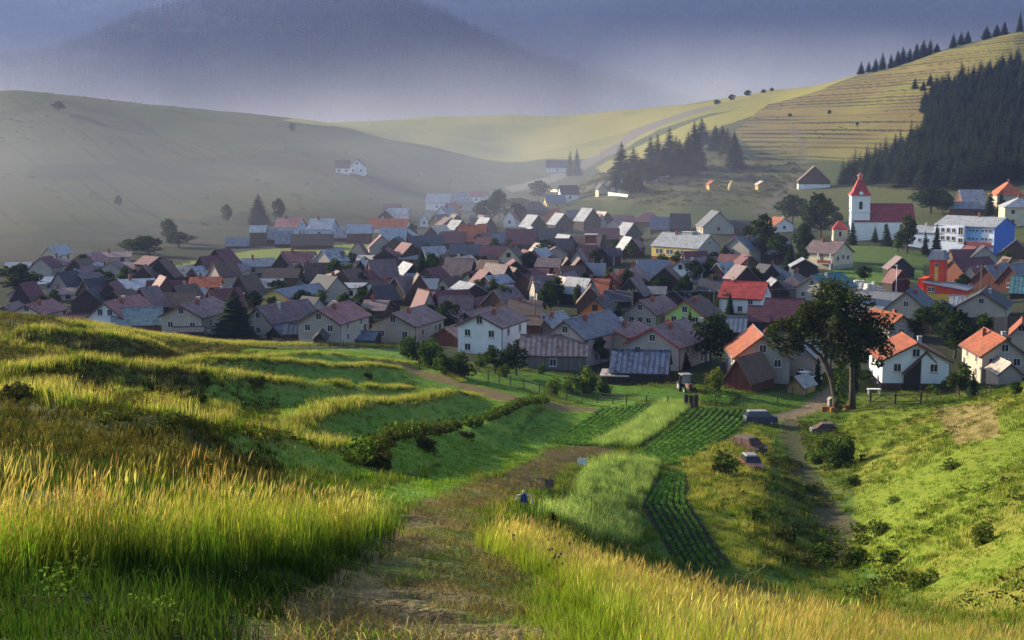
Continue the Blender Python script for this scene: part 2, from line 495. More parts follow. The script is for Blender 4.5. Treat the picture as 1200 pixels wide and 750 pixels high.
Z_FOREST = F(975,216, 1000,203, 1030,190, 1050,180, 1072,166, 1085,146, 1080,130, 1092,112, 1112,100, 1140,92, 1230,70, 1230,210, 1150,225, 1090,225, 1040,221)
def colour_ground(x, y, z):
    n = len(x)
    c = np.empty((n, 3)); c[:] = (0.075, 0.125, 0.022)
    d = np.hypot(x, y)
    def put(mask, col, k=1.0, tex=None):
        if not mask.any(): return
        w = np.full(mask.sum(), k) if tex is None else np.clip(tex[mask], 0, 1) * k
        c[mask] = c[mask] * (1 - w[:, None]) + np.array(col) * w[:, None]
    N1 = fbm(x * 0.06, y * 0.06, 5); N2 = fbm(x * 0.5, y * 0.5, 6); N3 = fbm(x * 2.5, y * 2.5, 7)
    near = d < 235
    put(near, (0.16, 0.15, 0.035), 0.7, np.clip((N1 - 0.42) * 4, 0, 1))
    # far hills
    far = d > 400
    ax_, ay_ = ground(100, 140)[:2]; bx_, by_ = ground(340, 262)[:2]
    L_ = math.hypot(bx_ - ax_, by_ - ay_)
    p = ((x - ax_) * (by_ - ay_) - (y - ay_) * (bx_ - ax_)) / L_ + (fbm(x * 0.006, y * 0.006, 31) - .5) * 10
    q = ((x - ax_) * (bx_ - ax_) + (y - ay_) * (by_ - ay_)) / L_
    st = vnoise(p / 13.0, q / 600.0, 41); st2 = vnoise(p / 5.0, q / 500.0, 42)
    left = far & (x < 0.03 * y + 20)
    put(left, (0.04, 0.055, 0.018), 1)
    pz = p / 11.0 + (fbm(x * 0.004, y * 0.004, 32) - .5) * .7 + (fbm(x * .03, y * .03, 33) - .5) * .25
    bi = np.floor(pz); hsh = _h(bi.astype(np.int64), bi.astype(np.int64) * 0 + 5, 7)
    put(left, (0.075, 0.064, 0.027), 0.85, np.clip(hsh * 1.6 - .4, 0, 1))
    put(left, (0.052, 0.066, 0.023), 0.8, np.clip(st * 2 - .7, 0, 1))
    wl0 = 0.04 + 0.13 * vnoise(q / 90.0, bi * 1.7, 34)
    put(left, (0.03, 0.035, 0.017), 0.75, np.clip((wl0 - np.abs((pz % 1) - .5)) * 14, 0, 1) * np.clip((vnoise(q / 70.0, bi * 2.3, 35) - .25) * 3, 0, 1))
    put(left, (0.03, 0.034, 0.018), 0.8, np.clip((fbm(x * .02, y * .02, 36) - .56) * 9, 0, 1))
    put(left & (y > 780), (0.07, 0.085, 0.025), 0.5, np.clip((y - 780) / 200, 0, 1))
    right = far & ~left
    put(right, (0.085, 0.088, 0.035), 1)
    put(right, (0.06, 0.075, 0.03), 0.8, np.clip((fbm(x * 0.03, y * 0.03, 44) - 0.45) * 5, 0, 1))
    put(far & inpoly(x, y, Z_MEADOW), (0.23, 0.205, 0.06)); put((d > 1180) & (d < 2600), (0.22, 0.195, 0.06))
    m = (d > 1180) & (vnoise(p / 60, q / 60, 4) > 0.62); put(m, (0.17, 0.165, 0.05), 0.6)
    put(inpoly(x, y, Z_GOLD), (0.23, 0.205, 0.05))
    te = inpoly(x, y, Z_TERR)
    zz = z / 2.5 + (fbm(x * 0.006, y * 0.006, 45) - .5) * 1.3 + x * .0035
    put(te, (0.165, 0.125, 0.045)); put(te, (0.19, 0.165, 0.045), 0.9, np.clip((fbm(x * 0.012, y * 0.012, 48) - .42) * 5, 0, 1))
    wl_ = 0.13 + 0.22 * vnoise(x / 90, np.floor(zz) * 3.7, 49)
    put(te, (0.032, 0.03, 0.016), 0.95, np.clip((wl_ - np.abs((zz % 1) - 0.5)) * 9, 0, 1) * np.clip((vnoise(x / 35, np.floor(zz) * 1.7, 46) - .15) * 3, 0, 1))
    put(inpoly(x, y, Z_KNOLL), (0.10, 0.095, 0.04)); put(inpoly(x, y, Z_KNOLL), (0.04, 0.048, 0.024), 0.9, np.clip((fbm(x * 0.06, y * 0.06, 47) - 0.5) * 7, 0, 1))
    put(inpoly(x, y, Z_ROADUP), (0.16, 0.14, 0.11)); put(inpoly(x, y, Z_LANE), (0.15, 0.12, 0.095), 0.6); put(inpoly(x, y, Z_LANE2), (0.12, 0.10, 0.07), 0.6)
    put(inpoly(x, y, Z_FOREST), (0.03, 0.034, 0.018))
    # village floor
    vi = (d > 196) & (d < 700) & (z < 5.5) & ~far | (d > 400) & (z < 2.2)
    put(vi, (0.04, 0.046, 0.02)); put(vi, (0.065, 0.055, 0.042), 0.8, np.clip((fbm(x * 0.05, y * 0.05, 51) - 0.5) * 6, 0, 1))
    put(inpoly(x, y, Z_VGREEN), (0.17, 0.2, 0.05)); put(inpoly(x, y, Z_CHURCH), (0.11, 0.17, 0.035)); put(inpoly(x, y, Z_CHURCHYARD), (0.09, 0.13, 0.035))
    put(inpoly(x, y, Z_SQUARE), (0.2, 0.2, 0.2))
    # near fields
    lf = near & (x < -0.17 * y) & (y > 24)
    put(lf, (0.07, 0.068, 0.02), 0.85)
    put(near & (y < 24) & (x < 0), (0.03, 0.04, 0.012), .9); put(inpoly(x, y, Z_LIME), (0.14, 0.2, 0.02))  # near left ground darkened to paint the shade of the bank face
    put(inpoly(x, y, Z_BENCH), (0.13, 0.22, 0.03)); put(inpoly(x, y, Z_BENCH), (0.2, 0.27, 0.04), .8, np.clip((vnoise(x * .07 + y * .02, (y - x * .5) * .16, 55) - .45) * 4, 0, 1))
    put(inpoly(x, y, Z_RIGHT), (0.155, 0.19, 0.022)); put(inpoly(x, y, Z_RIGHT), (0.22, 0.19, 0.035), 0.8, np.clip((N1 - 0.47) * 5 + (N2 - .5), 0, 1))
    put(inpoly(x, y, Z_BANK), (0.21, 0.2, 0.03))
    put(inpoly(x, y, Z_STRIPS), (0.10, 0.18, 0.028))
    put(inpoly(x, y, Z_LAWN), (0.075, 0.15, 0.022)); put(inpoly(x, y, Z_LAWN2), (0.075, 0.14, 0.022)); put(inpoly(x, y, Z_GARD), (0.05, 0.055, 0.025))
    put(inpoly(x, y, Z_MOWN), (0.12, 0.22, 0.03)); put(inpoly(x, y, Z_MOWN), (0.18, 0.25, 0.04), 0.6, np.clip((N2 - 0.5) * 5, 0, 1))
    tr = inpoly(x, y, Z_TRACK)
    put(tr, (0.19, 0.145, 0.07)); put(tr, (0.10, 0.14, 0.03), 0.85, np.clip((N2 - 0.5) * 7, 0, 1)); put(tr, (0.075, 0.05, 0.028), 0.8, np.clip((N3 - 0.55) * 8, 0, 1))
    put(tr & (y > 50), (0.085, 0.058, 0.035), 0.8)
    for zone in (Z_POT1, Z_POT2, Z_POT3): put(inpoly(x, y, zone), (0.032, 0.026, 0.018))
    put(inpoly(x, y, Z_OAT1), (0.09, 0.12, 0.05)); put(inpoly(x, y, Z_GRAIN), (0.09, 0.14, 0.035))
    put(inpoly(x, y, Z_GULLY), (0.085, 0.075, 0.04)); put(inpoly(x, y, Z_GULLY), (0.06, 0.08, 0.02), .8, np.clip((N2 - .45) * 6, 0, 1)); put(inpoly(x, y, Z_ROAD), (0.19, 0.14, 0.09)); put(inpoly(x, y, Z_PATHL), (0.16, 0.12, 0.05))
    put(inpoly(x, y, Z_HAY), (0.27, 0.21, 0.075)); put(inpoly(x, y, Z_HAY), (0.12, 0.1, 0.03), 0.8, np.clip((N2 - 0.5) * 8, 0, 1))
    for w, gw in [w for i, w in enumerate(BW) if i not in (6, 8)]:
        m = near & (x > min(a for a, b in w) - 8) & (x < max(a for a, b in w) + 8)
        ds, al, sd_ = seg_dist(x[m], y[m], w)
        k = np.exp(-(ds / (gw * 1.3)) ** 2) * 0.8
        c[m] = c[m] * (1 - k[:, None]) + np.array((0.17, 0.13, 0.04)) * k[:, None]
    return c

th = np.concatenate([np.linspace(-180, -24, 40), np.linspace(-23.2, -21.2, 6), np.linspace(-21, 21, 430), np.linspace(21.2, 23.2, 6), np.linspace(24, 180, 40)])
rr = np.concatenate([np.geomspace(0.4, 6, 26)[:-1], np.geomspace(6, 14, 55)[:-1], np.geomspace(14, 235, 330)[:-1], np.geomspace(235, 420, 34)[:-1], np.geomspace(420, 1450, 230)[:-1], np.geomspace(1450, 9000, 60)])
TH, RR = np.meshgrid(np.radians(th), rr)
# rows are lines of equal distance ahead inside the view, arcs outside it
cosv = np.cos(np.clip(TH, -THM, THM))
X = (RR / cosv * np.sin(TH)).ravel(); Y = (RR / cosv * np.cos(TH)).ravel()
Zg = hgt(X, Y)
nr, nt_ = len(rr), len(th)
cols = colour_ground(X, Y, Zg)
me = bpy.data.meshes.new('ground')
idx = np.arange(nr * nt_).reshape(nr, nt_)
q = np.stack([idx[:-1, :-1], idx[:-1, 1:], idx[1:, 1:], idx[1:, :-1]], -1).reshape(-1, 4)[:, ::-1]
me.vertices.add(nr * nt_); me.vertices.foreach_set('co', np.stack([X, Y, Zg], 1).ravel())
me.loops.add(q.size); me.loops.foreach_set('vertex_index', q.ravel())
me.polygons.add(len(q)); me.polygons.foreach_set('loop_start', np.arange(0, q.size, 4)); me.polygons.foreach_set('loop_total', np.full(len(q), 4))
me.polygons.foreach_set('use_smooth', np.ones(len(q), bool))
me.update()
ca = me.color_attributes.new('Col', 'FLOAT_COLOR', 'POINT')
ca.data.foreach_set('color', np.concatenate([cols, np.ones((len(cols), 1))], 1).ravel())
gm, gnt, gp, N, L = new_mat('ground')
vc = N('ShaderNodeVertexColor'); vc.layer_name = 'Col'
tc = N('ShaderNodeTexCoord')
na = N('ShaderNodeTexNoise'); na.inputs['Scale'].default_value = 1.1; na.inputs['Detail'].default_value = 6; na.inputs['Roughness'].default_value = 0.7
nb = N('ShaderNodeTexNoise'); nb.inputs['Scale'].default_value = 9; nb.inputs['Detail'].default_value = 4
L(tc.outputs['Object'], na.inputs['Vector']); L(tc.outputs['Object'], nb.inputs['Vector'])
ad = N('ShaderNodeMath'); ad.operation = 'ADD'; L(na.outputs[0], ad.inputs[0]); L(nb.outputs[0], ad.inputs[1])
mr = N('ShaderNodeMapRange'); mr.inputs[1].default_value = 0.7; mr.inputs[2].default_value = 1.3; mr.inputs[3].default_value = 0.55; mr.inputs[4].default_value = 1.45
L(ad.outputs[0], mr.inputs[0])
hs = N('ShaderNodeHueSaturation'); L(vc.outputs[0], hs.inputs['Color']); L(mr.outputs[0], hs.inputs['Value'])
L(hs.outputs[0], gp.inputs['Base Color'])
bp = N('ShaderNodeBump'); bp.inputs['Strength'].default_value = 0.7; bp.inputs['Distance'].default_value = 0.25
L(ad.outputs[0], bp.inputs['Height']); L(bp.outputs[0], gp.inputs['Normal'])
gp.inputs['Roughness'].default_value = 0.95; gp.inputs['Specular IOR Level'].default_value = 0.05
me.materials.append(gm)
link('ground', me, kind='structure')

# ------------------------------------------------------------------ wooded mountains behind the pass
def m_forest(name, a, b):
    m = mat_noise(name, a, rough=0.95, scale=0.02, var=0.35, spec=0.05, fine=6)
    return m
def mountain(name, crest, d0, d1, z0, seed, mat):
    """crest: photo points of the skyline; d0 foot distance, d1 crest distance"""
    pxs = np.array([c[0] for c in crest], float); pys = np.array([c[1] for c in crest], float)
    us = np.linspace(-500, 1700, 160)
    py = np.interp(us, pxs, pys)
    v = np.concatenate([np.linspace(0, 1, 70), np.linspace(1.05, 1.6, 8)])
    U, V = np.meshgrid(us, v)
    PY = np.interp(U, pxs, pys)
    yk = FPX * CP + (375 - PY) * SP
    sl = (-FPX * SP + (375 - PY) * CP) / yk
    Yd = d0 + (d1 - d0) * V
    zc = CAM_Z + sl * d1
    prof = np.where(V <= 1, np.sin(np.clip(V, 0, 1) * math.pi / 2) ** 1.15, 1 - (V - 1) * 1.2)
    Xw = (U - 600) / FPX * d1 * (0.75 + 0.25 * np.minimum(V, 1)) 
    Zw = z0 + (zc - z0) * prof
    k = np.sin(np.clip(V, 0, 1) * math.pi)
    Zw = Zw + k * (fbm(Xw * 0.0022, Yd * 0.0022, seed) - 0.5) * 110 + (fbm(Xw * 0.02, Yd * 0.02, seed + 3) - 0.5) * 14
    n, w = U.shape
    idx = np.arange(n * w).reshape(n, w)
    q = np.stack([idx[:-1, :-1], idx[:-1, 1:], idx[1:, 1:], idx[1:, :-1]], -1).reshape(-1, 4)
    me = bpy.data.meshes.new(name)
    co = np.stack([Xw.ravel(), Yd.ravel(), Zw.ravel()], 1)
    me.from_pydata(co.tolist(), [], q.tolist())
    me.polygons.foreach_set('use_smooth', np.ones(len(q), bool))
    me.materials.append(mat)
    link(name, me, kind='structure')
    return co.reshape(n, w, 3)
MT1 = mountain('wooded_mountain', [(-500, 90), (-200, 80), (60, 68), (120, 45), (180, 18), (250, -2), (320, -10), (440, -8), (500, 12), (560, 45), (620, 75), (720, 100), (900, 118), (1700, 130)], 2350, 3100, 10, 61, m_forest('mountain_forest', (0.02, 0.027, 0.022), 0))
MT2 = mountain('far_wooded_mountain', [(-500, -60), (-100, -40), (0, -30), (60, -28), (120, -26), (165, -28), (240, -36), (420, -38), (800, -45), (1100, -42), (1180, -34), (1230, -30), (1700, -20)], 3300, 4600, 10, 71, m_forest('far_mountain_forest', (0.018, 0.025, 0.024), 0))

# ------------------------------------------------------------------ haze in the valley air
def volume_box(name, x0, x1, y0, y1, z0, z1, col, dens, aniso):
    b = MB(); b.box(x0, x1, y0, y1, z0, z1)
    m = bpy.data.materials.new(name); m.use_nodes = True
    nt = m.node_tree; nt.nodes.clear()
    out = nt.nodes.new('ShaderNodeOutputMaterial'); v = nt.nodes.new('ShaderNodeVolumePrincipled')
    v.inputs['Color'].default_value = (*col, 1); v.inputs['Density'].default_value = dens; v.inputs['Anisotropy'].default_value = aniso
    nt.links.new(v.outputs[0], out.inputs['Volume'])
    o = b.build(name, m, kind='stuff')
    return o, nt, v
volume_box('haze', -9300, 9300, -9300, 9300, -45, 640, (0.38, 0.49, 1.0), 0.75e-4, 0.3)
def mist(name, x0, x1, y0, y1, z0, z1, dens, falloff, nscale, aniso=0.35, col=(0.80, 0.83, 1.0)):
    """a bank of valley mist, thickest at the bottom and thinning out upwards and at its ends"""
    cx, cy_, w, d = (x0 + x1) / 2, (y0 + y1) / 2, (x1 - x0) / 2, (y1 - y0) / 2
    o, nt, v = volume_box(name, x0, x1, y0, y1, z0, z1, col, dens, aniso)
    N, L = nt.nodes.new, nt.links.new
    tc = N('ShaderNodeTexCoord'); sx = N('ShaderNodeSeparateXYZ'); L(tc.outputs['Object'], sx.inputs[0])
    def math_(op, a, b_=None, clamp=False):
        m = N('ShaderNodeMath'); m.operation = op; m.use_clamp = clamp
        for i, q in enumerate((a, b_)):
            if q is None: continue
            if isinstance(q, (int, float)): m.inputs[i].default_value = q
            else: L(q, m.inputs[i])
        return m.outputs[0]
    hz = math_('POWER', math_('SUBTRACT', 1.0, math_('DIVIDE', math_('SUBTRACT', sx.outputs[2], z0), z1 - z0), True), falloff)
    ex = math_('SUBTRACT', 1.0, math_('POWER', math_('ABSOLUTE', math_('DIVIDE', math_('SUBTRACT', sx.outputs[0], cx), w)), 3.0), True)
    ey = math_('SUBTRACT', 1.0, math_('POWER', math_('ABSOLUTE', math_('DIVIDE', math_('SUBTRACT', sx.outputs[1], cy_), d)), 3.0), True)
    n = N('ShaderNodeTexNoise'); n.inputs['Scale'].default_value = nscale; n.inputs['Detail'].default_value = 2; L(tc.outputs['Object'], n.inputs['Vector'])
    nn = math_('MULTIPLY', math_('SUBTRACT', n.outputs[0], 0.25), 2.2, True)
    t = math_('MULTIPLY', math_('MULTIPLY', math_('MULTIPLY', hz, ex), math_('MULTIPLY', ey, nn)), dens)
    L(t, v.inputs['Density'])
mist('valley_mist', -2600, 2600, 1750, 2900, -20, 225, 2.6e-3, 2.1, 0.0022, 0.35, (0.85, 0.86, 0.98))
mist('mist_wisp', 100, 900, 1850, 2500, 30, 200, 1.6e-3, 0.8, 0.006, 0.3, (0.85, 0.87, 1.0))
mist('village_mist', -520, 180, 320, 1050, -20, 62, 2.5e-3, 1.3, 0.006, 0.2, (0.76, 0.77, 0.93))
# ------------------------------------------------------------------ grass, crops and litter (too many blades to count)
def mesh_from(name, V, Fc, col, mat, smooth=False):
    """V (n,3), Fc (m,3|4), col (n,3) vertex colours"""
    me = bpy.data.meshes.new(name)
    V = np.asarray(V, float); Fc = np.asarray(Fc, np.int64)
    me.vertices.add(len(V)); me.vertices.foreach_set('co', V.ravel())
    k = Fc.shape[1]
    me.loops.add(Fc.size); me.loops.foreach_set('vertex_index', Fc.ravel())
    me.polygons.add(len(Fc)); me.polygons.foreach_set('loop_start', np.arange(0, Fc.size, k)); me.polygons.foreach_set('loop_total', np.full(len(Fc), k))
    if smooth: me.polygons.foreach_set('use_smooth', np.ones(len(Fc), bool))
    me.update()
    if col is not None:
        c = me.color_attributes.new('Col', 'FLOAT_COLOR', 'POINT')
        c.data.foreach_set('color', np.concatenate([col, np.ones((len(V), 1))], 1).ravel())
    me.materials.append(mat)
    return me

M_BLADE = mat_leaf('grass_blade', True, trans=0.55, tint=(0.98, 1.0, 0.5), var=0.35)

def tuft(name, n, rad, h, wid, base, tip, lean=0.35, seed=0, head=0.0, headcol=(0.3, 0.2, 0.08), wind=(0.12, -0.02)):
    g = np.random.default_rng(seed)
    V, Fc, Cc = [], [], []
    base = np.array(base); tip = np.array(tip)
    for i in range(n):
        a = g.uniform(0, 6.283); r = rad * math.sqrt(g.uniform(0, 1))
        px, py = r * math.cos(a), r * math.sin(a)
        hh = h * g.uniform(0.55, 1.1)
        la = g.uniform(0, 6.283); ll = lean * hh * g.uniform(0.2, 1.0)
        dx, dy = ll * math.cos(la) + wind[0] * hh, ll * math.sin(la) + wind[1] * hh
        fa = g.uniform(0, 6.283); w = wid * g.uniform(0.7, 1.3)
        wx, wy = w * math.cos(fa) / 2, w * math.sin(fa) / 2
        b = len(V); k = g.uniform(0.8, 1.2); mid = (base * 0.55 + tip * 0.45) * k
        V += [(px - wx, py - wy, -0.05), (px + wx, py + wy, -0.05),
              (px + dx * .35 - wx * .8, py + dy * .35 - wy * .8, hh * .55), (px + dx * .35 + wx * .8, py + dy * .35 + wy * .8, hh * .55), (px + dx, py + dy, hh)]
        Cc += [base * k, base * k, mid, mid, tip * k]
        Fc += [(b, b + 1, b + 3), (b, b + 3, b + 2), (b + 2, b + 3, b + 4)]
        if head and g.uniform() < head:
            b = len(V); hw = 0.0055 * g.uniform(.8, 1.4) * (h / 0.8); hl = 0.16 * h * g.uniform(.7, 1.4)
            hc = np.array(headcol) * g.uniform(.75, 1.3)
            nx, ny = -wy / w * 2, wx / w * 2
            ex, ey = px + dx * 1.25, py + dy * 1.25
            V += [(px + dx, py + dy, hh - hl * .3), (px + dx * 1.1 + hw, py + dy * 1.1, hh + hl * .35), (ex, ey, hh + hl), (px + dx * 1.1 - hw, py + dy * 1.1, hh + hl * .35)]
            Cc += [hc] * 4
            Fc += [(b, b + 1, b + 2), (b, b + 2, b + 3)]
    return mesh_from(name, V, Fc, np.array(Cc), M_BLADE)

def leafy(name, n, rx, h, size, c0, c1, seed, mat=None):
    """a low leafy plant: leaves spread over a dome"""
    g = np.random.default_rng(seed); V, Fc, Cc = [], [], []
    for i in range(n):
        a = g.uniform(0, 6.283); e = math.asin(g.uniform(0, 1)); rr_ = g.uniform(0.55, 1)
        p = np.array([math.cos(a) * math.cos(e) * rx * rr_, math.sin(a) * math.cos(e) * rx * rr_, (0.12 + 0.88 * math.sin(e) * rr_) * h])
        u = g.normal(size=3); u /= np.linalg.norm(u); w = np.cross(u, g.normal(size=3)); w /= np.linalg.norm(w)
        s = size * g.uniform(.6, 1.3); b = len(V); k = g.uniform(.75, 1.25); f = g.uniform()
        V += [p - u * s, p + w * s * .5, p + u * s, p - w * s * .5]; Fc.append((b, b + 1, b + 2, b + 3))
        Cc += [(np.array(c0) * (1 - f) + np.array(c1) * f) * k] * 4
    return mesh_from(name, V, Fc, np.array(Cc), mat or M_BLADE)

def scatter_obj(name, pts, scl, rz, variants, label=None, tilt=0.0):
    """one stuff object: a point mesh whose geometry nodes put a tuft on each point"""
    n = len(pts)
    me = bpy.data.meshes.new(name)
    me.vertices.add(n); me.vertices.foreach_set('co', np.asarray(pts, float).ravel())
    g = np.random.default_rng(n)
    a = me.attributes.new('scl', 'FLOAT_VECTOR', 'POINT'); a.data.foreach_set('vector', np.asarray(scl, float).ravel())
    rot = np.stack([g.normal(0, tilt, n), g.normal(0, tilt, n), rz], 1)
    a = me.attributes.new('rot', 'FLOAT_VECTOR', 'POINT'); a.data.foreach_set('vector', rot.ravel())
    a = me.attributes.new('pick', 'INT', 'POINT'); a.data.foreach_set('value', g.integers(0, len(variants), n).astype(np.int32))
    o = link(name, me, kind='stuff')
    ng = bpy.data.node_groups.new(name, 'GeometryNodeTree')
    ng.interface.new_socket('Geometry', in_out='INPUT', socket_type='NodeSocketGeometry')
    ng.interface.new_socket('Geometry', in_out='OUTPUT', socket_type='NodeSocketGeometry')
    N, L = ng.nodes.new, ng.links.new
    gi, go = N('NodeGroupInput'), N('NodeGroupOutput')
    ip = N('GeometryNodeInstanceOnPoints'); ip.inputs['Pick Instance'].default_value = True
    jo = N('GeometryNodeJoinGeometry')
    for vme in reversed(variants):
        vo = bpy.data.objects.new(vme.name, vme)
        oi = N('GeometryNodeObjectInfo'); oi.inputs['As Instance'].default_value = True; oi.inputs['Object'].default_value = vo
        L(oi.outputs['Geometry'], jo.inputs[0])
    def na(t, nm):
        k = N('GeometryNodeInputNamedAttribute'); k.data_type = t; k.inputs['Name'].default_value = nm
        return k.outputs['Attribute']
    L(gi.outputs[0], ip.inputs['Points']); L(jo.outputs[0], ip.inputs['Instance'])
    L(na('FLOAT_VECTOR', 'scl'), ip.inputs['Scale']); L(na('FLOAT_VECTOR', 'rot'), ip.inputs['Rotation']); L(na('INT', 'pick'), ip.inputs['Instance Index'])
    L(ip.outputs[0], go.inputs[0])
    md = o.modifiers.new('scatter', 'NODES'); md.node_group = ng
    return o

def rand_in(pl, dens, keep=None):
    xs = [p[0] for p in pl]; ys = [p[1] for p in pl]
    n = int((max(xs) - min(xs)) * (max(ys) - min(ys)) * dens)
    x = rng.uniform(min(xs), max(xs), n); y = rng.uniform(min(ys), max(ys), n)
    m = inpoly(x, y, pl)
    if keep is not None: m &= keep(x, y)
    return x[m], y[m]

def on_ground(x, y): return np.stack([x, y, hgt(x, y)], 1)

class Lot:
    def __init__(s): s.x, s.y, s.s, s.h = [], [], [], []
    def add(s, x, y, lo, hi, hk=1.0):
        n = len(x); k = rng.uniform(lo, hi, n)
        s.x.append(x); s.y.append(y); s.s.append(k); s.h.append(k * hk * rng.uniform(.85, 1.15, n))
    def emit(s, name, variants, tilt=0.08):
        x = np.concatenate(s.x); y = np.concatenate(s.y); k = np.concatenate(s.s); h = np.concatenate(s.h)
        return scatter_obj(name, on_ground(x, y), np.stack([k, k, h], 1), rng.uniform(0, 6.283, len(x)) * 0.5 - 0.8, variants, tilt=tilt)

GREEN, DEEP, OLIVE = (0.055, 0.105, 0.014), (0.03, 0.065, 0.012), (0.10, 0.12, 0.025)
GOLD, STRAW, RUST, LIME = (0.40, 0.36, 0.06), (0.46, 0.39, 0.15), (0.34, 0.24, 0.08), (0.17, 0.26, 0.02)
YEL = (0.46, 0.45, 0.07); GR2 = (0.10, 0.18, 0.018)
T_TALL = [tuft('tall_tuft', 90, 0.34, 0.56, 0.006, GR2, YEL, 0.32, 1, 0.35, STRAW, (0.22, -0.05)), tuft('tall_tuft', 90, 0.34, 0.62, 0.0055, GR2, (0.44, 0.39, 0.08), 0.3, 2, 0.45, (0.40, 0.29, 0.12), (0.25, -0.05)),
          tuft('tall_tuft', 84, 0.34, 0.58, 0.0055, GR2, (0.38, 0.41, 0.05), 0.3, 3, 0.5, (0.36, 0.23, 0.10), (0.22, -0.05)), tuft('tall_tuft', 84, 0.34, 0.48, 0.0075, GREEN, (0.24, 0.33, 0.03), 0.4, 4, 0, STRAW, (0.18, -0.05))]
T_GOLD = [tuft('gold_tuft', 34, 0.45, 0.5, 0.026, GREEN, GOLD, 0.3, 11, 0.6, STRAW), tuft('gold_tuft', 34, 0.45, 0.48, 0.026, OLIVE, STRAW, 0.3, 12, 0.6, RUST), tuft('gold_tuft', 30, 0.45, 0.4, 0.03, DEEP, LIME, 0.35, 13)]
T_SHORT = [tuft('short_tuft', 26, 0.42, 0.10, 0.03, (0.10,0.18,0.02), (0.16, 0.26, 0.03), 0.8, 21), tuft('short_tuft', 26, 0.42, 0.12, 0.03, (0.09,0.16,0.02), (0.14, 0.24, 0.025), 0.8, 22), tuft('short_tuft', 24, 0.42, 0.13, 0.03, OLIVE, LIME, 0.8, 23)]
T_MEADOW = [tuft('meadow_tuft', 30, 0.42, 0.22, 0.026, GREEN, LIME, 0.6, 31), tuft('meadow_tuft', 30, 0.42, 0.26, 0.026, DEEP, (0.13, 0.19, 0.025), 0.6, 32), tuft('meadow_tuft', 26, 0.42, 0.32, 0.022, OLIVE, (0.26, 0.24, 0.05), 0.5, 33, 0.2, STRAW)]
T_LITTER = [tuft('hay_litter', 70, 0.45, 0.04, 0.006, (0.16, 0.11, 0.055), (0.26, 0.19, 0.10), 7, 41, wind=(0, 0)), tuft('hay_litter', 70, 0.45, 0.05, 0.007, (0.09, 0.06, 0.03), (0.15, 0.11, 0.05), 6, 42, wind=(0, 0)),
            tuft('hay_litter', 50, 0.35, 0.07, 0.007, (0.06, 0.10, 0.02), (0.12, 0.16, 0.035), 1.4, 43), tuft('hay_litter', 60, 0.4, 0.05, 0.006, (0.30, 0.23, 0.13), (0.34, 0.26, 0.14), 6, 44, wind=(0, 0))]
T_GRAIN = [tuft('grain_tuft', 40, 0.42, 0.62, 0.022, GREEN, (0.30, 0.40, 0.13), 0.12, 51, 0.5, (0.36, 0.42, 0.16)), tuft('grain_tuft', 40, 0.42, 0.66, 0.022, DEEP, (0.26, 0.37, 0.12), 0.12, 52, 0.5, (0.36, 0.42, 0.17))]

T_POT = [leafy('potato_plant', 40, 0.30, 0.42, 0.10, (0.07, 0.15, 0.035), (0.16, 0.30, 0.07), 61), leafy('potato_plant', 40, 0.28, 0.46, 0.10, (0.055, 0.12, 0.028), (0.12, 0.23, 0.055), 62)]

# --- rough meadow and mown grass
CROPS = (Z_POT1, Z_POT2, Z_POT3, Z_GRAIN, Z_OAT1, Z_TRACK, Z_GULLY, Z_ROAD, Z_PATHL, Z_HAY)
def free(x, y):
    m = np.ones(len(x), bool)
    for z in CROPS: m &= ~inpoly(x, y, z)
    return m
mown = (Z_MOWN, Z_LAWN, Z_LAWN2, Z_STRIPS, Z_BENCH)
def wedge(d0, d1, dens):
    n = int(dens * (d1 ** 2 - d0 ** 2) * 0.45)
    d = np.sqrt(rng.uniform(d0 ** 2, d1 ** 2, n)); u = rng.uniform(-0.45, 0.45, n)
    return u * d, d
# --- tall hay grass on the two near banks
lot = Lot()
x, y = rand_in(F(-40,652, 60,640, 150,630, 250,622, 350,618, 430,618, 448,624, 430,640, 330,657, 200,672, 80,682, -40,692), 12); lot.add(x, y, 0.85, 1.2)
x, y = rand_in(Z_TALL2, 9.0, lambda x, y: y < 32); lot.add(x, y, 0.75, 1.1)
lot.emit('tall_hay_grass', T_TALL)
T_FACE = [tuft('shade_toned_tuft', 46, 0.36, 0.22, 0.009, (0.015, 0.036, 0.008), (0.04, 0.085, 0.012), 0.5, 6), tuft('shade_toned_tuft', 46, 0.36, 0.18, 0.010, (0.018, 0.034, 0.01), (0.06, 0.09, 0.018), 0.6, 7)]  # near bank grass in dark greens, the shade of its face painted in
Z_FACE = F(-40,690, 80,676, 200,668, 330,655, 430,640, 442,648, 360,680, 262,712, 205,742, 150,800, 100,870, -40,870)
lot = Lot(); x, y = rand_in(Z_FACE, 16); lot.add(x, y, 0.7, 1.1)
x, y = wedge(6.5, 24, 9.0); m = free(x, y) & ~inpoly(x, y, Z_FACE) & ~inpoly(x, y, Z_LIME); lot.add(x[m], y[m], 0.6, 1.0); lot.emit('shade_toned_bank_grass', T_FACE)
T_LIME = [tuft('lime_tuft', 60, 0.36, 0.17, 0.007, (0.08, 0.14, 0.015), (0.22, 0.29, 0.03), 0.6, 8), tuft('lime_tuft', 60, 0.36, 0.22, 0.007, (0.07, 0.13, 0.015), (0.28, 0.30, 0.04), 0.6, 9)]
lot = Lot(); x, y = rand_in(Z_LIME, 13); lot.add(x, y, 0.7, 1.1); x, y = rand_in(Z_TRACK, 2.2, lambda x, y: (y < 45) & (fbm(x * 0.5, y * 0.9, 61) > 0.55)); lot.add(x, y, .5, .9, .6); lot.emit('short_lime_grass', T_LIME)
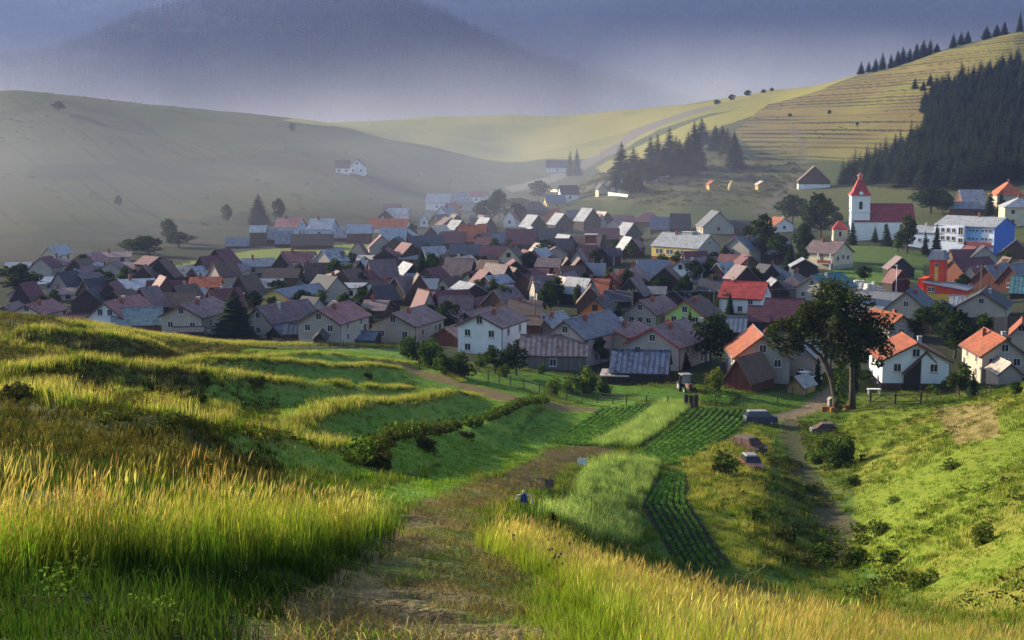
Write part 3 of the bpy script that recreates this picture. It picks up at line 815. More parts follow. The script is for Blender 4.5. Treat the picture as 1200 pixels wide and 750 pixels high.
T_HERB = [leafy('meadow_herb', 70, 0.16, 0.5, 0.026, (0.05, 0.09, 0.02), (0.12, 0.17, 0.04), 64), leafy('meadow_herb', 60, 0.12, 0.62, 0.02, (0.16, 0.07, 0.035), (0.22, 0.12, 0.05), 65), leafy('meadow_herb', 60, 0.2, 0.34, 0.03, (0.035, 0.075, 0.02), (0.08, 0.13, 0.03), 66), leafy('meadow_herb', 26, 0.2, 0.55, 0.014, (0.5, 0.5, 0.42), (0.6, 0.6, 0.5), 67)]
lot = Lot()
x, y = rand_in(Z_TALL1, 0.9, lambda x, y: fbm(x * .5, y * .5, 62) > .45); lot.add(x, y, .7, 1.2)
x, y = rand_in(Z_FACE, 1.2); lot.add(x, y, .5, 1.0, .8)
x, y = rand_in(Z_TALL2, 0.5, lambda x, y: (y < 30) & (fbm(x * .5, y * .5, 63) > .5)); lot.add(x, y, .6, 1.0)
lot.emit('meadow_herbs', T_HERB)

# --- golden grass along the terrace banks
lot = Lot()
for w, gw in [w for i, w in enumerate(BW) if i not in (6, 8)]:
    n = int(sum(math.dist(w[i], w[i + 1]) for i in range(len(w) - 1)) * gw * 2 * 3.6)
    seg = rng.integers(0, len(w) - 1, n); f = rng.uniform(0, 1, n); wa = np.array(w)
    ln = np.array([math.dist(w[i], w[i + 1]) for i in range(len(w) - 1)])
    seg = rng.choice(len(w) - 1, n, p=ln / ln.sum())
    x = wa[seg, 0] * (1 - f) + wa[seg + 1, 0] * f + rng.normal(0, gw * .5, n); y = wa[seg, 1] * (1 - f) + wa[seg + 1, 1] * f + rng.normal(0, gw * .6, n)
    m = fbm(x * 0.15, y * 0.15, 77) > 0.30
    lot.add(x[m], y[m], 0.8, 1.2, .9)
x, y = rand_in(Z_BANK, 3.2, lambda x, y: fbm(x * 0.12, y * 0.12, 78) > 0.33); lot.add(x, y, 0.7, 1.1)
Z_LEFT = F(-45,384, 150,400, 300,412, 480,470, 400,540, 250,560, 100,575, -45,580)
x, y = rand_in(Z_LEFT, 0.9, lambda x, y: (fbm(x * 0.10, y * 0.10, 79) > 0.5) & (x < -0.2 * y)); lot.add(x, y, 0.6, 1.1, 0.9)
x, y = rand_in(Z_RIGHT, 0.3, lambda x, y: fbm(x * 0.08, y * 0.08, 80) > 0.55); lot.add(x, y, 0.5, 0.9, 0.8)
lot.emit('golden_bank_grass', T_GOLD)

ls, lm, lo_ = Lot(), Lot(), Lot()
for d0, d1, dens, k in ((24, 40, 5.0, 0.8), (40, 95, 2.4, 1.0), (95, 205, 1.1, 1.35)):
    x, y = wedge(d0, d1, dens)
    m = free(x, y); x, y = x[m], y[m]
    sh = np.zeros(len(x), bool)
    for z in mown: sh |= inpoly(x, y, z)
    sh |= inpoly(x, y, Z_RIGHT) & (fbm(x * 0.05, y * 0.05, 81) > 0.5)
    ls.add(x[sh], y[sh], 0.7 * k, 1.1 * k, 0.8)
    pp = ~sh
    ol = pp & (x < -.17 * y) & (y > 24); pp &= ~ol
    lo_.add(x[ol], y[ol], 0.7 * k, 1.2 * k)
    lm.add(x[pp], y[pp], 0.7 * k, 1.2 * k)
x, y = rand_in(Z_TRACK, 1.6, lambda x, y: (y < 50) & (fbm(x * 0.5, y * 0.5, 6) > 0.55)); ls.add(x, y, 0.4, 0.7, 0.6)
ls.emit('mown_grass', T_SHORT); lm.emit('meadow_grass', T_MEADOW)
T_OLIVE = [tuft('olive_tuft', 30, 0.42, 0.24, 0.026, (0.025, 0.028, 0.01), (0.07, 0.058, 0.02), 0.6, 35), tuft('olive_tuft', 30, 0.42, 0.26, 0.026, (0.022, 0.028, 0.01), (0.05, 0.06, 0.016), 0.6, 36), tuft('olive_tuft', 26, 0.42, 0.3, 0.022, (0.04, 0.045, 0.014), (0.14, 0.105, 0.035), 0.5, 37, 0.2, STRAW)]
lot = Lot()
x, y = rand_in(Z_TRACK, 14, lambda x, y: (y < 60) & (fbm(x * 0.7, y * 1.6, 91) > 0.44)); lot.add(x, y, 0.6, 1.3)
x, y = rand_in(Z_TRACK, 2.5, lambda x, y: (y >= 60)); lot.add(x, y, 1.0, 1.9)
x, y = rand_in(Z_HAY, 2.0); lot.add(x, y, 1.2, 2.2)
lot.emit('hay_litter', T_LITTER, tilt=0.15)

# --- rank weeds in the gully, and dark ones painting shade onto the bank faces
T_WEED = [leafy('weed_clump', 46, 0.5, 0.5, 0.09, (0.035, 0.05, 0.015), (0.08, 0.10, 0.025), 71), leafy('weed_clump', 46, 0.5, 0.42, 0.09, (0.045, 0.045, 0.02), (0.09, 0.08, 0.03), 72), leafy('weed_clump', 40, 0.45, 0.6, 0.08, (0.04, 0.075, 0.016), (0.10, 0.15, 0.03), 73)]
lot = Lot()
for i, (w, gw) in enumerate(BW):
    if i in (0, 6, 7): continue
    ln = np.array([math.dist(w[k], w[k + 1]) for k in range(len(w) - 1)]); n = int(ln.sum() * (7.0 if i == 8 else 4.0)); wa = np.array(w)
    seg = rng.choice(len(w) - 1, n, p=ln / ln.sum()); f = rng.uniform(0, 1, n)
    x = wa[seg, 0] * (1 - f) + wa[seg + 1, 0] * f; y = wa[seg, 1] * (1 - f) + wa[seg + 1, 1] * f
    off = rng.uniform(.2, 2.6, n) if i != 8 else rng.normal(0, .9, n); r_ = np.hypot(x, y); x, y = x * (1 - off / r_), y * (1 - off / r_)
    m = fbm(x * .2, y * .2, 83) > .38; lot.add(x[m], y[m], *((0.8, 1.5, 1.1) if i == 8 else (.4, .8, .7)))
x, y = rand_in(Z_LEFT, 0.5, lambda x, y: (fbm(x * .09, y * .09, 84) > .58) & (x < -.17 * y)); lot.add(x, y, .4, .8, .7)
Z_DELL = F(850,545, 905,520, 960,560, 1010,610, 1040,660, 1120,705, 1180,740, 1120,745, 1000,700, 900,668, 870,620, 840,580)
x, y = rand_in(Z_DELL, .75, lambda x, y: fbm(x * .13, y * .13, 85) > .46); lot.add(x, y, .8, 1.9, .8)
x, y = rand_in(Z_RIGHT, 0.35, lambda x, y: fbm(x * .15, y * .15, 86) > .56); lot.add(x, y, .7, 1.4, .7)
x, y = rand_in(F(935,495, 985,490, 1010,560, 990,580, 950,545), 1.0, lambda x, y: fbm(x * .2, y * .2, 87) > .45); lot.add(x, y, .8, 1.5)
lot.emit('weeds_and_bank_shade', T_WEED)
x, y = rand_in(Z_LEFT, 5.0, lambda x, y: (y < 75) & (x < -.17 * y)); lo_.add(x, y, .5, .85)
x, y = rand_in(Z_LEFT, 1.5, lambda x, y: (y >= 75) & (x < -.17 * y)); lo_.add(x, y, .6, 1.1)
lo_.emit('terrace_grass', T_OLIVE)

# --- crops
lot = Lot()
x, y = rand_in(Z_GRAIN, 5.5); lot.add(x, y, 0.8, 1.0)
x, y = rand_in(Z_OAT1, 3.5); lot.add(x, y, 1.0, 1.3)
lot.emit('green_grain_crop', T_GRAIN, tilt=0.04)
def rows(left, right, n, step, m0=0.0):
    """plant positions in n rows between two edges"""
    lw = np.array(poly(left)); rw = np.array(poly(right)); out = []
    for k in range(n):
        f = m0 + (1 - 2 * m0) * (k + .5) / n
        pl = lw * (1 - f) + rw * f
        for i in range(len(pl) - 1):
            L_ = np.linalg.norm(pl[i + 1] - pl[i]); m = max(1, int(L_ / step))
            s = (np.arange(m) / m)[:, None]
            out.append(pl[i] * (1 - s) + pl[i + 1] * s)
    p = np.concatenate(out); p += rng.normal(0, 0.03, p.shape)
    return p[:, 0], p[:, 1]
lot = Lot()
x, y = rows([(776, 554), (762, 575), (750, 592), (800, 668)], [(806, 556), (806, 570), (808, 592), (858, 664)], 6, 0.3, 0.08); lot.add(x, y, 0.45, 0.62, 0.9)
x, y = rows([(812, 479), (728, 541)], [(884, 481), (795, 546)], 10, 0.45); lot.add(x, y, 0.6, 0.85, .9)
x, y = rows([(702, 479), (640, 519)], [(772, 472), (690, 523)], 9, 0.45); lot.add(x, y, 0.6, 0.85, .9)
x, y = rows([(818, 472), (835, 459)], [(856, 474), (868, 461)], 9, 0.6); lot.add(x, y, 0.9, 1.2)
lot.emit('potato_crop', T_POT)

# --- scrub on the knoll and rough tufts on the far slopes
T_SCRUB = [leafy('scrub', 40, 1.5, 1.3, 0.30, (0.028, 0.036, 0.018), (0.07, 0.075, 0.03), 91), leafy('scrub', 40, 1.6, 0.9, 0.30, (0.06, 0.055, 0.028), (0.12, 0.10, 0.045), 92)]
lot = Lot()
x, y = rand_in(Z_KNOLL, 0.035, lambda x, y: fbm(x * .03, y * .03, 93) > .42); lot.add(x, y, .5, 1.4, .8)
x, y = rand_in(F(-40,300, 150,285, 420,240, 640,190, 330,143, 150,118, -40,108), 0.004, lambda x, y: fbm(x * .012, y * .012, 94) > .5); lot.add(x, y, .4, 1.1, .8)
x, y = rand_in(F(860,160, 900,125, 1000,95, 1200,45, 1200,75, 1085,112, 1070,165, 1000,200, 940,205), 0.006, lambda x, y: fbm(x * .02, y * .02, 95) > .5); lot.add(x, y, .4, 1.0, .8)
lot.emit('hill_scrub', T_SCRUB)
# ------------------------------------------------------------------ house materials
WALLC = dict(wh=(.66, .66, .66), cr=(.54, .46, .32), gr=(.34, .305, .265), bg=(.40, .335, .265), ye=(.70, .50, .15), pe=(.58, .36, .2), gn=(.40, .60, .16),
             og=(.5, .17, .06), bl=(.42, .5, .62), tn=(.48, .33, .14), pk=(.40, .31, .29), rb=(.20, .075, .05), db=(.10, .22, .55), rd=(.62, .07, .035))
WOODC = dict(dw=(.045, .034, .028), bw=(.10, .062, .042), rw=(.13, .05, .035), gw=(.16, .14, .125), yw=(.42, .27, .10))
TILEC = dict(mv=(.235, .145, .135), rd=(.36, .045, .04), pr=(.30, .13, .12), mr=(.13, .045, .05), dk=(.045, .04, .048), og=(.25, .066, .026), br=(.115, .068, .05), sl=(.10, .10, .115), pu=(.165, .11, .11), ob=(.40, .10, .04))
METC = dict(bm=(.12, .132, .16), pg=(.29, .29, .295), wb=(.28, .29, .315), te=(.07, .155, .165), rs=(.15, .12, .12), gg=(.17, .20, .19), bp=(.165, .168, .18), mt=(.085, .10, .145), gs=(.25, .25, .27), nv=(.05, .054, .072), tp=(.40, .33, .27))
def wall_mat(k):
    if k in WOODC: return mat_wood('wood_' + k, WOODC[k])
    return mat_noise('plaster_' + k, WALLC[k], rough=0.9, scale=0.5, var=0.13, spec=0.1, fine=10)
def roof_mat(k):
    if k in TILEC: return mat_tile('tiles_' + k, TILEC[k], old=0.35 if k in ('mv', 'pu', 'br') else 0.15)
    rust = dict(rs=(.10, .05, .04), mt=(.03, .03, .045), bp=(.10, .10, .17), bm=(.09, .12, .2), gs=(.13, .11, .11), tp=(.2, .14, .1)).get(k)
    return mat_metal('sheet_' + k, METC[k], rust=rust)
M_GLASS, _nt, _p, _, _ = new_mat('window_glass')
_p.inputs['Base Color'].default_value = (.02, .022, .028, 1); _p.inputs['Roughness'].default_value = 0.15
M_FRAME = mat_noise('window_frame', (.55, .53, .5), var=.1)
M_FRAMED = mat_noise('dark_frame', (.12, .08, .06), var=.1)
M_BRICK = mat_noise('chimney_brick', (.24, .09, .06), scale=2.5, var=.35)
M_CONC = mat_noise('concrete', (.38, .37, .35), scale=1.2, var=.2)
M_TRIM = mat_wood('barge_board', (.13, .08, .06))
M_IRON = mat_noise('dark_iron', (.05, .05, .055), rough=.5, var=.2, spec=.4)

def frame_mesh(mat):
    b = MB()
    b.box(-.5, -.42, -.06, .03, 0, 1); b.box(.42, .5, -.06, .03, 0, 1); b.box(-.42, .42, -.06, .03, .92, 1); b.box(-.42, .42, -.06, .03, 0, .08)
    b.box(-.03, .03, -.05, .03, .08, .92)
    return b.mesh('window', mat)
ME_FRAME, ME_FRAMED = frame_mesh(M_FRAME), frame_mesh(M_FRAMED)
_b = MB(); _b.box(-.42, .42, -.028, .02, .08, .92); ME_PANE = _b.mesh('pane', M_GLASS)
_b = MB(); _b.box(-.28, .28, -.28, .28, -1.2, .9); _b.box(-.36, .36, -.36, .36, .9, 1.02); _b.box(-.17, .17, -.17, .17, 1.02, 1.2)
ME_CHIM = _b.mesh('chimney', M_BRICK)
_b = MB(); _b.box(-.26, .26, -.26, .26, -1.2, 1.0); _b.box(-.33, .33, -.33, .33, 1.0, 1.1); ME_CHIMW = _b.mesh('chimney', M_CONC)

_b = MB(); _b.box(-.58, .58, -.16, .02, -.09, -.004); ME_SILL = _b.mesh('sill', M_CONC)
def window(parent, x, y, z, w, h, rot=0.0, dark=False, pane=True):
    o = link('window', ME_FRAMED if dark else ME_FRAME, parent, (x, y, z), rot)
    o.scale = (w, 1, h)
    link('pane', ME_PANE, o)
    if pane and not dark: link('sill', ME_SILL, o)
    return o

def slab_roof(tri, th, mats, ribs=None, courses=False):
    """roof planes given as lists of points (upper face); each becomes a slab th thick"""
    b = MB()
    for mi, pts in tri:
        P = [Vector(p) for p in pts]
        nrm = (P[1] - P[0]).cross(P[2] - P[0]).normalized()
        if nrm.z < 0: nrm = -nrm
        Q = [p - nrm * th for p in P]
        n = len(P)
        b.add(P + Q, [tuple(range(n)), tuple(range(2 * n - 1, n - 1, -1))] + [(i, i + n, (i + 1) % n + n, (i + 1) % n) for i in range(n)], mi)
        if courses and n == 4 and mi not in (ribs or {}):
            m = max(4, int((P[3] - P[0]).length / .38))
            for k in range(m):
                a0, a1 = P[0].lerp(P[3], k / m), P[1].lerp(P[2], k / m); c0, c1 = P[0].lerp(P[3], (k + 1) / m), P[1].lerp(P[2], (k + 1) / m)
                u = nrm * .055
                b.add([a0 + u, a1 + u, c1 + nrm * .012, c0 + nrm * .012, a0, a1], [(0, 1, 2, 3), (4, 5, 1, 0)], mi)
        if ribs and mi in ribs and n == 4:
            # standing seams from eave to ridge; points go eave, eave, ridge, ridge
            m = max(2, int((P[1] - P[0]).length / ribs[mi]))
            for k in range(1, m):
                a = P[0].lerp(P[1], k / m) + nrm * .01; c = P[3].lerp(P[2], k / m) + nrm * .01
                b.tube([a, c], 0.035, 4, mi)
    return b

def nm_house(n): return n == 'house'
def house(base, Wm, D, he, hr, kind, wall, roof, rz, label, cat='house', name='house', rows=(1, 2), chim=0, near=True, group=None, extra=None, over=0.45, sidewin=True, plinth=None, verge=None):
    """front face centre stands at base, facing -Y before the turn by rz; Wm wide, D deep"""
    t = thing(name, label, cat, base, rz, group)
    hw = Wm / 2
    wm = wall_mat(wall)
    if isinstance(roof, str): roof = (roof, roof)
    rm = [roof_mat(k) for k in roof]
    b = MB(); lo = -2.0
    e = 0.10
    if kind == 'g':
        b.prism([(-hw, lo), (hw, lo), (hw, he), (0, hr - e), (-hw, he)], 0, D)
    elif kind == 's':
        b.prism([(0, lo), (D, lo), (D, he), (D / 2, hr - e), (0, he)], -hw, hw, axis='x')
    elif kind == 'm':      # mono pitch rising to the back
        b.prism([(0, lo), (D, lo), (D, hr - e), (0, he - e)], -hw, hw, axis='x')
    else:
        b.box(-hw, hw, 0, D, lo, he)
    b.build('wall', wm, t)
    if plinth:
        pb = MB(); pb.box(-hw - .04, hw + .04, -.04, D + .04, lo, plinth[1]); pb.build('plinth', wall_mat(plinth[0]), t)
    ribs = {i: 0.75 for i, k in enumerate(roof) if k in METC} if near else None
    o = over; th = 0.16
    if kind == 'g':
        s = (hr - he) / hw; zl = he - s * o + .06; zr = hr + .06
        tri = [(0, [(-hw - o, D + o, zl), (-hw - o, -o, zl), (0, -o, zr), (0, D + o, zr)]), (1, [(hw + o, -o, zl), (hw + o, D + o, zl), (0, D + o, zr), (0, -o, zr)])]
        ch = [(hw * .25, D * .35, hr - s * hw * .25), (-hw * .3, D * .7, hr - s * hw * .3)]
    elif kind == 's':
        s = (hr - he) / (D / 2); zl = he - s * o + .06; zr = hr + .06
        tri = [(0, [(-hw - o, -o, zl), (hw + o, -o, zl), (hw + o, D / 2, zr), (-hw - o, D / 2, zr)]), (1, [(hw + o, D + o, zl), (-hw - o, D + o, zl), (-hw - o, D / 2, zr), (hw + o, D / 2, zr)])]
        ch = [(-hw * .35, D * .45, hr - s * D * .05), (hw * .4, D * .6, hr - s * D * .1)]
    elif kind == 'm':
        s = (hr - he) / D; zl = he - s * o + .06
        tri = [(0, [(-hw - o, -o, zl), (hw + o, -o, zl), (hw + o, D + o, hr + s * o + .06), (-hw - o, D + o, hr + s * o + .06)])]
        ch = [(0, D * .8, hr)]
    else:  # hip
        k = min(hw, D / 2) ; zl = he; zr = hr + .06
        if hw >= D / 2: r0, r1 = (-hw + k * .8, D / 2), (hw - k * .8, D / 2)
        else: r0, r1 = (0, k * .8), (0, D - k * .8)
        A0, A1, A2, A3 = (-hw - o, -o, zl), (hw + o, -o, zl), (hw + o, D + o, zl), (-hw - o, D + o, zl)
        q0, q1 = (*r0, zr), (*r1, zr)
        if hw >= D / 2: tri = [(0, [A0, A1, q1, q0]), (1, [A2, A3, q0, q1]), (1, [A1, A2, q1]), (0, [A3, A0, q0])]
        else: tri = [(0, [A0, A1, q0]), (1, [A2, A3, q1]), (1, [A1, A2, q1, q0]), (0, [A3, A0, q0, q1])]
        s = 0.7; ch = [(r0[0], r0[1] + .1, hr), (r1[0], r1[1] - .1, hr)]
    ro = slab_roof(tri, th, rm, ribs, near).build('roof', rm, t)
    if near and kind in 'gs':
        # ridge cap and barge boards along the verge
        rb = MB()
        if kind == 'g':
            rb.tube([(0, -o - .02, hr + .1), (0, D + o + .02, hr + .1)], .11, 6)
        else:
            rb.tube([(-hw - o - .02, D / 2, hr + .1), (hw + o + .02, D / 2, hr + .1)], .11, 6)
        rb.build('ridge_cap', rm[1], ro)
        vb = MB()
        if kind == 'g':
            zl = he - s * o + .06
            for sg in (-1, 1):
                vb.add([(sg * (hw + o), -o - .05, zl - .26), (0, -o - .05, hr - .2), (0, -o - .05, hr + .05), (sg * (hw + o), -o - .05, zl - .01),
                        (sg * (hw + o), -o - .01, zl - .26), (0, -o - .01, hr - .2), (0, -o - .01, hr + .05), (sg * (hw + o), -o - .01, zl - .01)],
                       [(0, 1, 2, 3), (7, 6, 5, 4), (0, 4, 5, 1), (3, 2, 6, 7), (0, 3, 7, 4)])
            vb.build('barge_board', roof_mat(verge) if verge else M_TRIM, t)
    if near and nm_house(name) and kind in 'gs':
        zl = he - s * o + .02
        if kind == 'g':
            gl = [[(sg * (hw + o + .06), -o, zl - .08), (sg * (hw + o + .06), D + o, zl - .08)] for sg in (-1, 1)]; dp = [(hw + .08, .25, zl - .1), (hw + .08, .25, -1)]
        else:
            gl = [[(-hw - o, -o - .06, zl - .08), (hw + o, -o - .06, zl - .08)]]; dp = [(-hw + .3, -.08, zl - .1), (-hw + .3, -.08, -1)]
        for q in gl: gb = MB(); gb.tube(q, .07, 5); gb.build('gutter', M_IRON, t)
        gb = MB(); gb.tube(dp, .05, 5); gb.build('downpipe', M_IRON, t)
        if rows and kind == 'g' and len(rows) > 1 and rows[-1] != 0:
            db = MB(); sx = 1 if getattr(house, 'right', True) else -1
            db.box(min(sx * (hw + .004), sx * (hw + .05)), max(sx * (hw + .004), sx * (hw + .05)), D * .82, D * .82 + 1.0, -.2, 2.0); dr = db.build('door', M_TRIM, t)
            hb = MB(); hb.cbox(sx * (hw + .08), D * .82 + .85, .95, .06, .12, .05); hb.build('handle', M_IRON, dr)
    for i in range(chim):
        if i < len(ch):
            link('chimney', ME_CHIM if (len(label) + i) % 3 else ME_CHIMW, ro, ch[i])
    # windows of the front, top row first
    wh_, ww = 1.15, 1.05
    if kind == 'g':
        n = len(rows)
        for r, cnt in enumerate(rows):
            if not cnt: continue
            if r == 0 and n > 1: z = he + (hr - he) * .22 - .1; span = hw * .5; 
            else:
                z = (he / max(1, n - 1)) * (n - 1 - r) + (he / max(1, n - 1) - wh_) * .45; span = hw * 1.1
            if n == 1: z = max(.5, he * .4)
            for i in range(cnt):
                x = 0 if cnt == 1 else -span / 2 + span * i / (cnt - 1)
                window(t, x, -.003, z, ww, wh_, 0, not near)
    elif rows and kind in 'shm':
        for r, cnt in enumerate(rows):
            z = he / len(rows) * (len(rows) - 1 - r) + (he / len(rows) - wh_) * .5
            for i in range(cnt):
                window(t, -hw + Wm * (i + .5) / cnt, -.003, max(.3, z), ww, wh_, 0, not near)
    if sidewin and rows and kind in 'gs' and wall not in WOODC and he > 2.2:
        fl = max(1, len(rows) - 1)
        yaw_right = getattr(house, 'right', True)
        if kind == 'g':
            for r in range(fl):
                for i in range(2):
                    y = D * (i + .6) / 2.2; z = he / fl * r + (he / fl - wh_) * .5
                    if yaw_right: window(t, hw + .003, y, max(.3, z), .95, wh_, R(90), not near)
                    else: window(t, -hw - .003, y, max(.3, z), .95, wh_, R(-90), not near)
        else:
            x, rt = (hw + .003, R(90)) if yaw_right else (-hw - .003, R(-90))
            for i in range(2): window(t, x, D * (i + .7) / 2.4, max(.3, he * .35), .95, wh_, rt, not near)
            if hr - he > 1.8: window(t, x, D / 2, he + .25, .8, .9, rt, not near)
    return t

def spot(cx, yb, dmin=190, dmax=1100):
    p = ground(cx, yb, first=False, dmin=dmin, dmax=dmax)
    return p, FPX / p.y

def parse_houses(txt, near, group=None):
    made = []
    for ln in txt.strip().splitlines():
        ln = ln.strip()
        if not ln or ln[0] == '#': continue
        spec, label = [s.strip() for s in ln.split('|')]
        f = spec.split()
        cx, yb, w, he, hr, D, yaw = map(float, f[:7])
        kind, wall, roof, win = f[7:11]
        opts = f[11:]
        p, ppm = spot(cx, yb)
        a = math.atan2(p.x, p.y)
        rz = -(R(yaw) + a)
        Wm = w / ppm / math.cos(R(yaw))
        he_, hr_ = he / ppm, hr / ppm
        if kind in 'sh' and hr_ - he_ > .4: hr_ = max(he_ + .4, hr_ - D / 2 * 35 / p.y)
        if kind == 'm': hr_ = max(he_ + .2, hr_ - D * 35 / p.y)
        ch = 0
        if 'c' in win: win, c_ = win.split('c'); ch = int(c_)
        rows = tuple(int(k) for k in win.split('/')) if win not in ('', '-') else ()
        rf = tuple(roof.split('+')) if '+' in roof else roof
        house.right = yaw >= 0
        cat, nm = 'house', 'house'
        kw = {}
        for o in opts:
            if o == 'barn': cat, nm = 'barn', 'barn'
            elif o == 'shed': cat, nm = 'shed', 'shed'
            elif o.startswith('vg='): kw['verge'] = o[3:]
            elif o.startswith('pl='): k, z = o[3:].split(','); kw['plinth'] = (k, float(z))
        t = house(p, Wm, D, he_, hr_, kind, wall, rf, rz, label, cat, nm, rows, ch, near, group, over=0.45 if nm == 'house' else 0.3, **kw)
        made.append(t)
    return made
# ------------------------------------------------------------------ houses: photo x of the front centre, photo y of its foot, width, eave and
# ridge height (photo px), depth (m), turn (deg, + shows the right side), kind, wall, roof, windows (rows, top first; c = chimneys) | label
NEAR = """
32 379 34 12 22 9 32 g cr pr 1/1c1 | small cream house with a faded red roof behind the grass crest at far left
5 377 24 10 18 8 20 g pk pu 1/0 | pinkish gable house cut by the left edge of the view
57 384 28 9 13 6 10 s bl mr - shed | low pale blue outbuilding with purple roof left of the dark red shed
92 386 34 7 18 7 8 s rw mr - shed | dark red roofed shed standing left of the white house with two red chimneys
124 389 44 16 35 12 30 g wh pr 2/1c2 | white house with brick red roof and two red chimneys behind the left slope
160 397 56 8 29 10 4 s bw gg - barn | wooden barn with large grey green sheet roof at the left field edge
142 394 18 7 13 4 10 s og tp - shed | little orange brown shed in front of the grey green sheet roof
213 390 46 20 33 12 28 g bg mv 1/2c2 | beige house with mauve roof standing behind the parked white cars
219 394 34 5 11 5 6 s dw dk - shed | dark low shed directly behind the parked white cars
303 396 30 20 37 13 42 g bg pu 1/1c2 | grey mauve roofed house just right of the big dark spruce
322 398 18 6 15 6 38 g dw bm - shed | dark wooden shed with one blue sheet slope right of the spruce
350 399 34 8 21 7 6 s dw nv - shed | black blue roofed barn left of the pink roofed grey house
374 403 48 26 41 12 25 g gr pr 1/2/1c2 | grey house with pinkish red roof and twin chimneys above the field edge
375 404 14 8 15 4 6 g dw dk 0 shed | doghouse shaped dark hut in front of the pink roofed grey house
398 403 10 4 7 2 10 m wh wb - shed | tiny white topped lean-to beside the pink roofed grey house
422 403 30 5 15 6 14 s dw bm - shed | blue sheet roofed shed between the pink roofed and the two window house
461 401 50 21 34 12 26 g bg mv 1/2c1 | beige house with mauve roof and two wide windows left of the bushes
521 404 29 10 20 8 30 g rw mv 0 shed | red brown timber garage with mauve roof left of the white house
519 390 34 14 24 9 20 g bg mv 1/1 | beige house with mauve roof peeping over the timber garage
546 388 30 12 22 9 30 g bg mv 1/1 | mauve roofed annex squeezed behind the white four window house
562 415 51 34 47 11 23 g wh mv 1/2/2c1 | tall white house with four dark windows and pinkish roof
615 400 34 20 30 7 10 s rw br - | red brown timber house right of the tall white house
634 398 30 14 28 8 28 g gr gs 0c1 | grey sheet roofed house wedged behind the weathered barn
662 428 44 35 54 14 30 g pk bp 1/2/2c1 | pale house with patchy blue grey tin roof behind the weathered barn
648 433 78 17 42 10 2 s gw rs 1c0 barn | weathered barn with long streaked grey rusty sheet roof
716 421 38 28 37 10 24 g cr ob+mv 1/1/1c1 vg=ob | cream house with roof edged orange on the left
764 433 62 30 50 12 25 g gr rd+mv 1/2/2c2 vg=rd | grey gabled house with red verge and red chimney box
748 449 66 13 40 9 5 s dw mt - barn | black timber barn with mottled blue tile roof by the fence
720 450 30 10 15 4 4 m dw tp - shed | brown lean-to shed on the left end of the mottled blue barn
750 382 36 16 30 10 27 g gr mv 1/3c1 | grey house with mauve roof and three windows in a row
802 389 46 20 37 10 16 g gn br 1/3/1c1 vg=ob | lime green house with brown roof
816 408 20 22 28 6 10 g rb pr 1/1c1 | small brick red house with pink roof below the lime green house
867 367 48 19 38 9 14 s wh rd 2/1 | white house with bright red roof and white right gable
857 398 30 10 27 7 4 s dw bm - shed | dark shed with bright blue ribbed sheet roof below the red roofed house
888 387 24 11 29 7 4 s dw mr - barn | dark brown timber barn right of the blue ribbed shed
917 387 44 12 38 9 4 s rw mr - barn | maroon roofed red timber barn left of the big tree crown
951 353 36 16 30 11 33 g gr te 1/2c1 | grey house with teal sheet roof behind the big tree
925 350 34 12 30 10 12 h bg pu -c2 | purple hip roofed house left of the teal roof
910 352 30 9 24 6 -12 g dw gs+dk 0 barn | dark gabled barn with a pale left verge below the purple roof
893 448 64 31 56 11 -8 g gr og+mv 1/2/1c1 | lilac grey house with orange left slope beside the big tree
938 442 32 26 40 9 18 g bg pg 1/0/1 | beige annex with pale sheet slope left of the big tree trunks
864 457 32 12 38 7 28 g rw ob+br 0 shed | red brown gabled barn with white band in front of the lilac house
932 462 19 10 20 4 24 g yw pg 0 shed | tiny honey coloured wooden hut with pale roof
1072 458 76 36 56 10 -12 g wh og 1/2/0c1 pl=bw,0.9 | white house with bright orange roof right of the big tree
1083 466 46 22 46 8 -22 g dw br 0 barn | dark brown timber barn in front of the orange roofed white house
1056 396 28 15 27 9 -34 g gr og 1/1c1 | small grey house with orange roof above the white house
1061 376 52 12 35 11 10 g bg sl 1/0c1 | beige gable with slate blue roof above the dark plank fence
1149 374 54 15 32 12 6 g bg dk 1/0c1 | beige gable with blackish roof above the dark plank fence
1101 370 24 7 19 6 6 h dw nv - shed | navy roofed hut between the two beige gables
1121 369 16 11 23 5 4 s dw pg - shed | small shed with pale striped sheet roof between the two gables
1116 331 32 9 27 14 38 g rb mr 0 barn | brick red barn with large maroon roof right of the red tower
1153 340 34 10 28 12 26 g rw bp 0c1 barn | brown gabled barn with blue patched roof right of the maroon roof
1182 341 32 10 31 11 26 g rw bp 1 barn | brown gabled barn with blue patched roof near the right edge
1196 350 24 7 27 9 4 s dw te - barn | teal sheet roofed shed cut by the right edge
1176 448 50 33 52 11 -16 g bg og 1/3/2c2 | beige house with salmon orange roof and yellow lit side at right edge
1183 456 26 14 26 5 -20 g bg tp 0 shed | small grey shed with pale brown roof before the salmon roofed house
1148 398 8 4 10 5 0 g rb og 0 shed | orange roofed hut among the trees between the two orange houses
1196 412 22 22 34 8 0 g bg og 1/0 | orange roofed house behind the salmon roofed one
"""
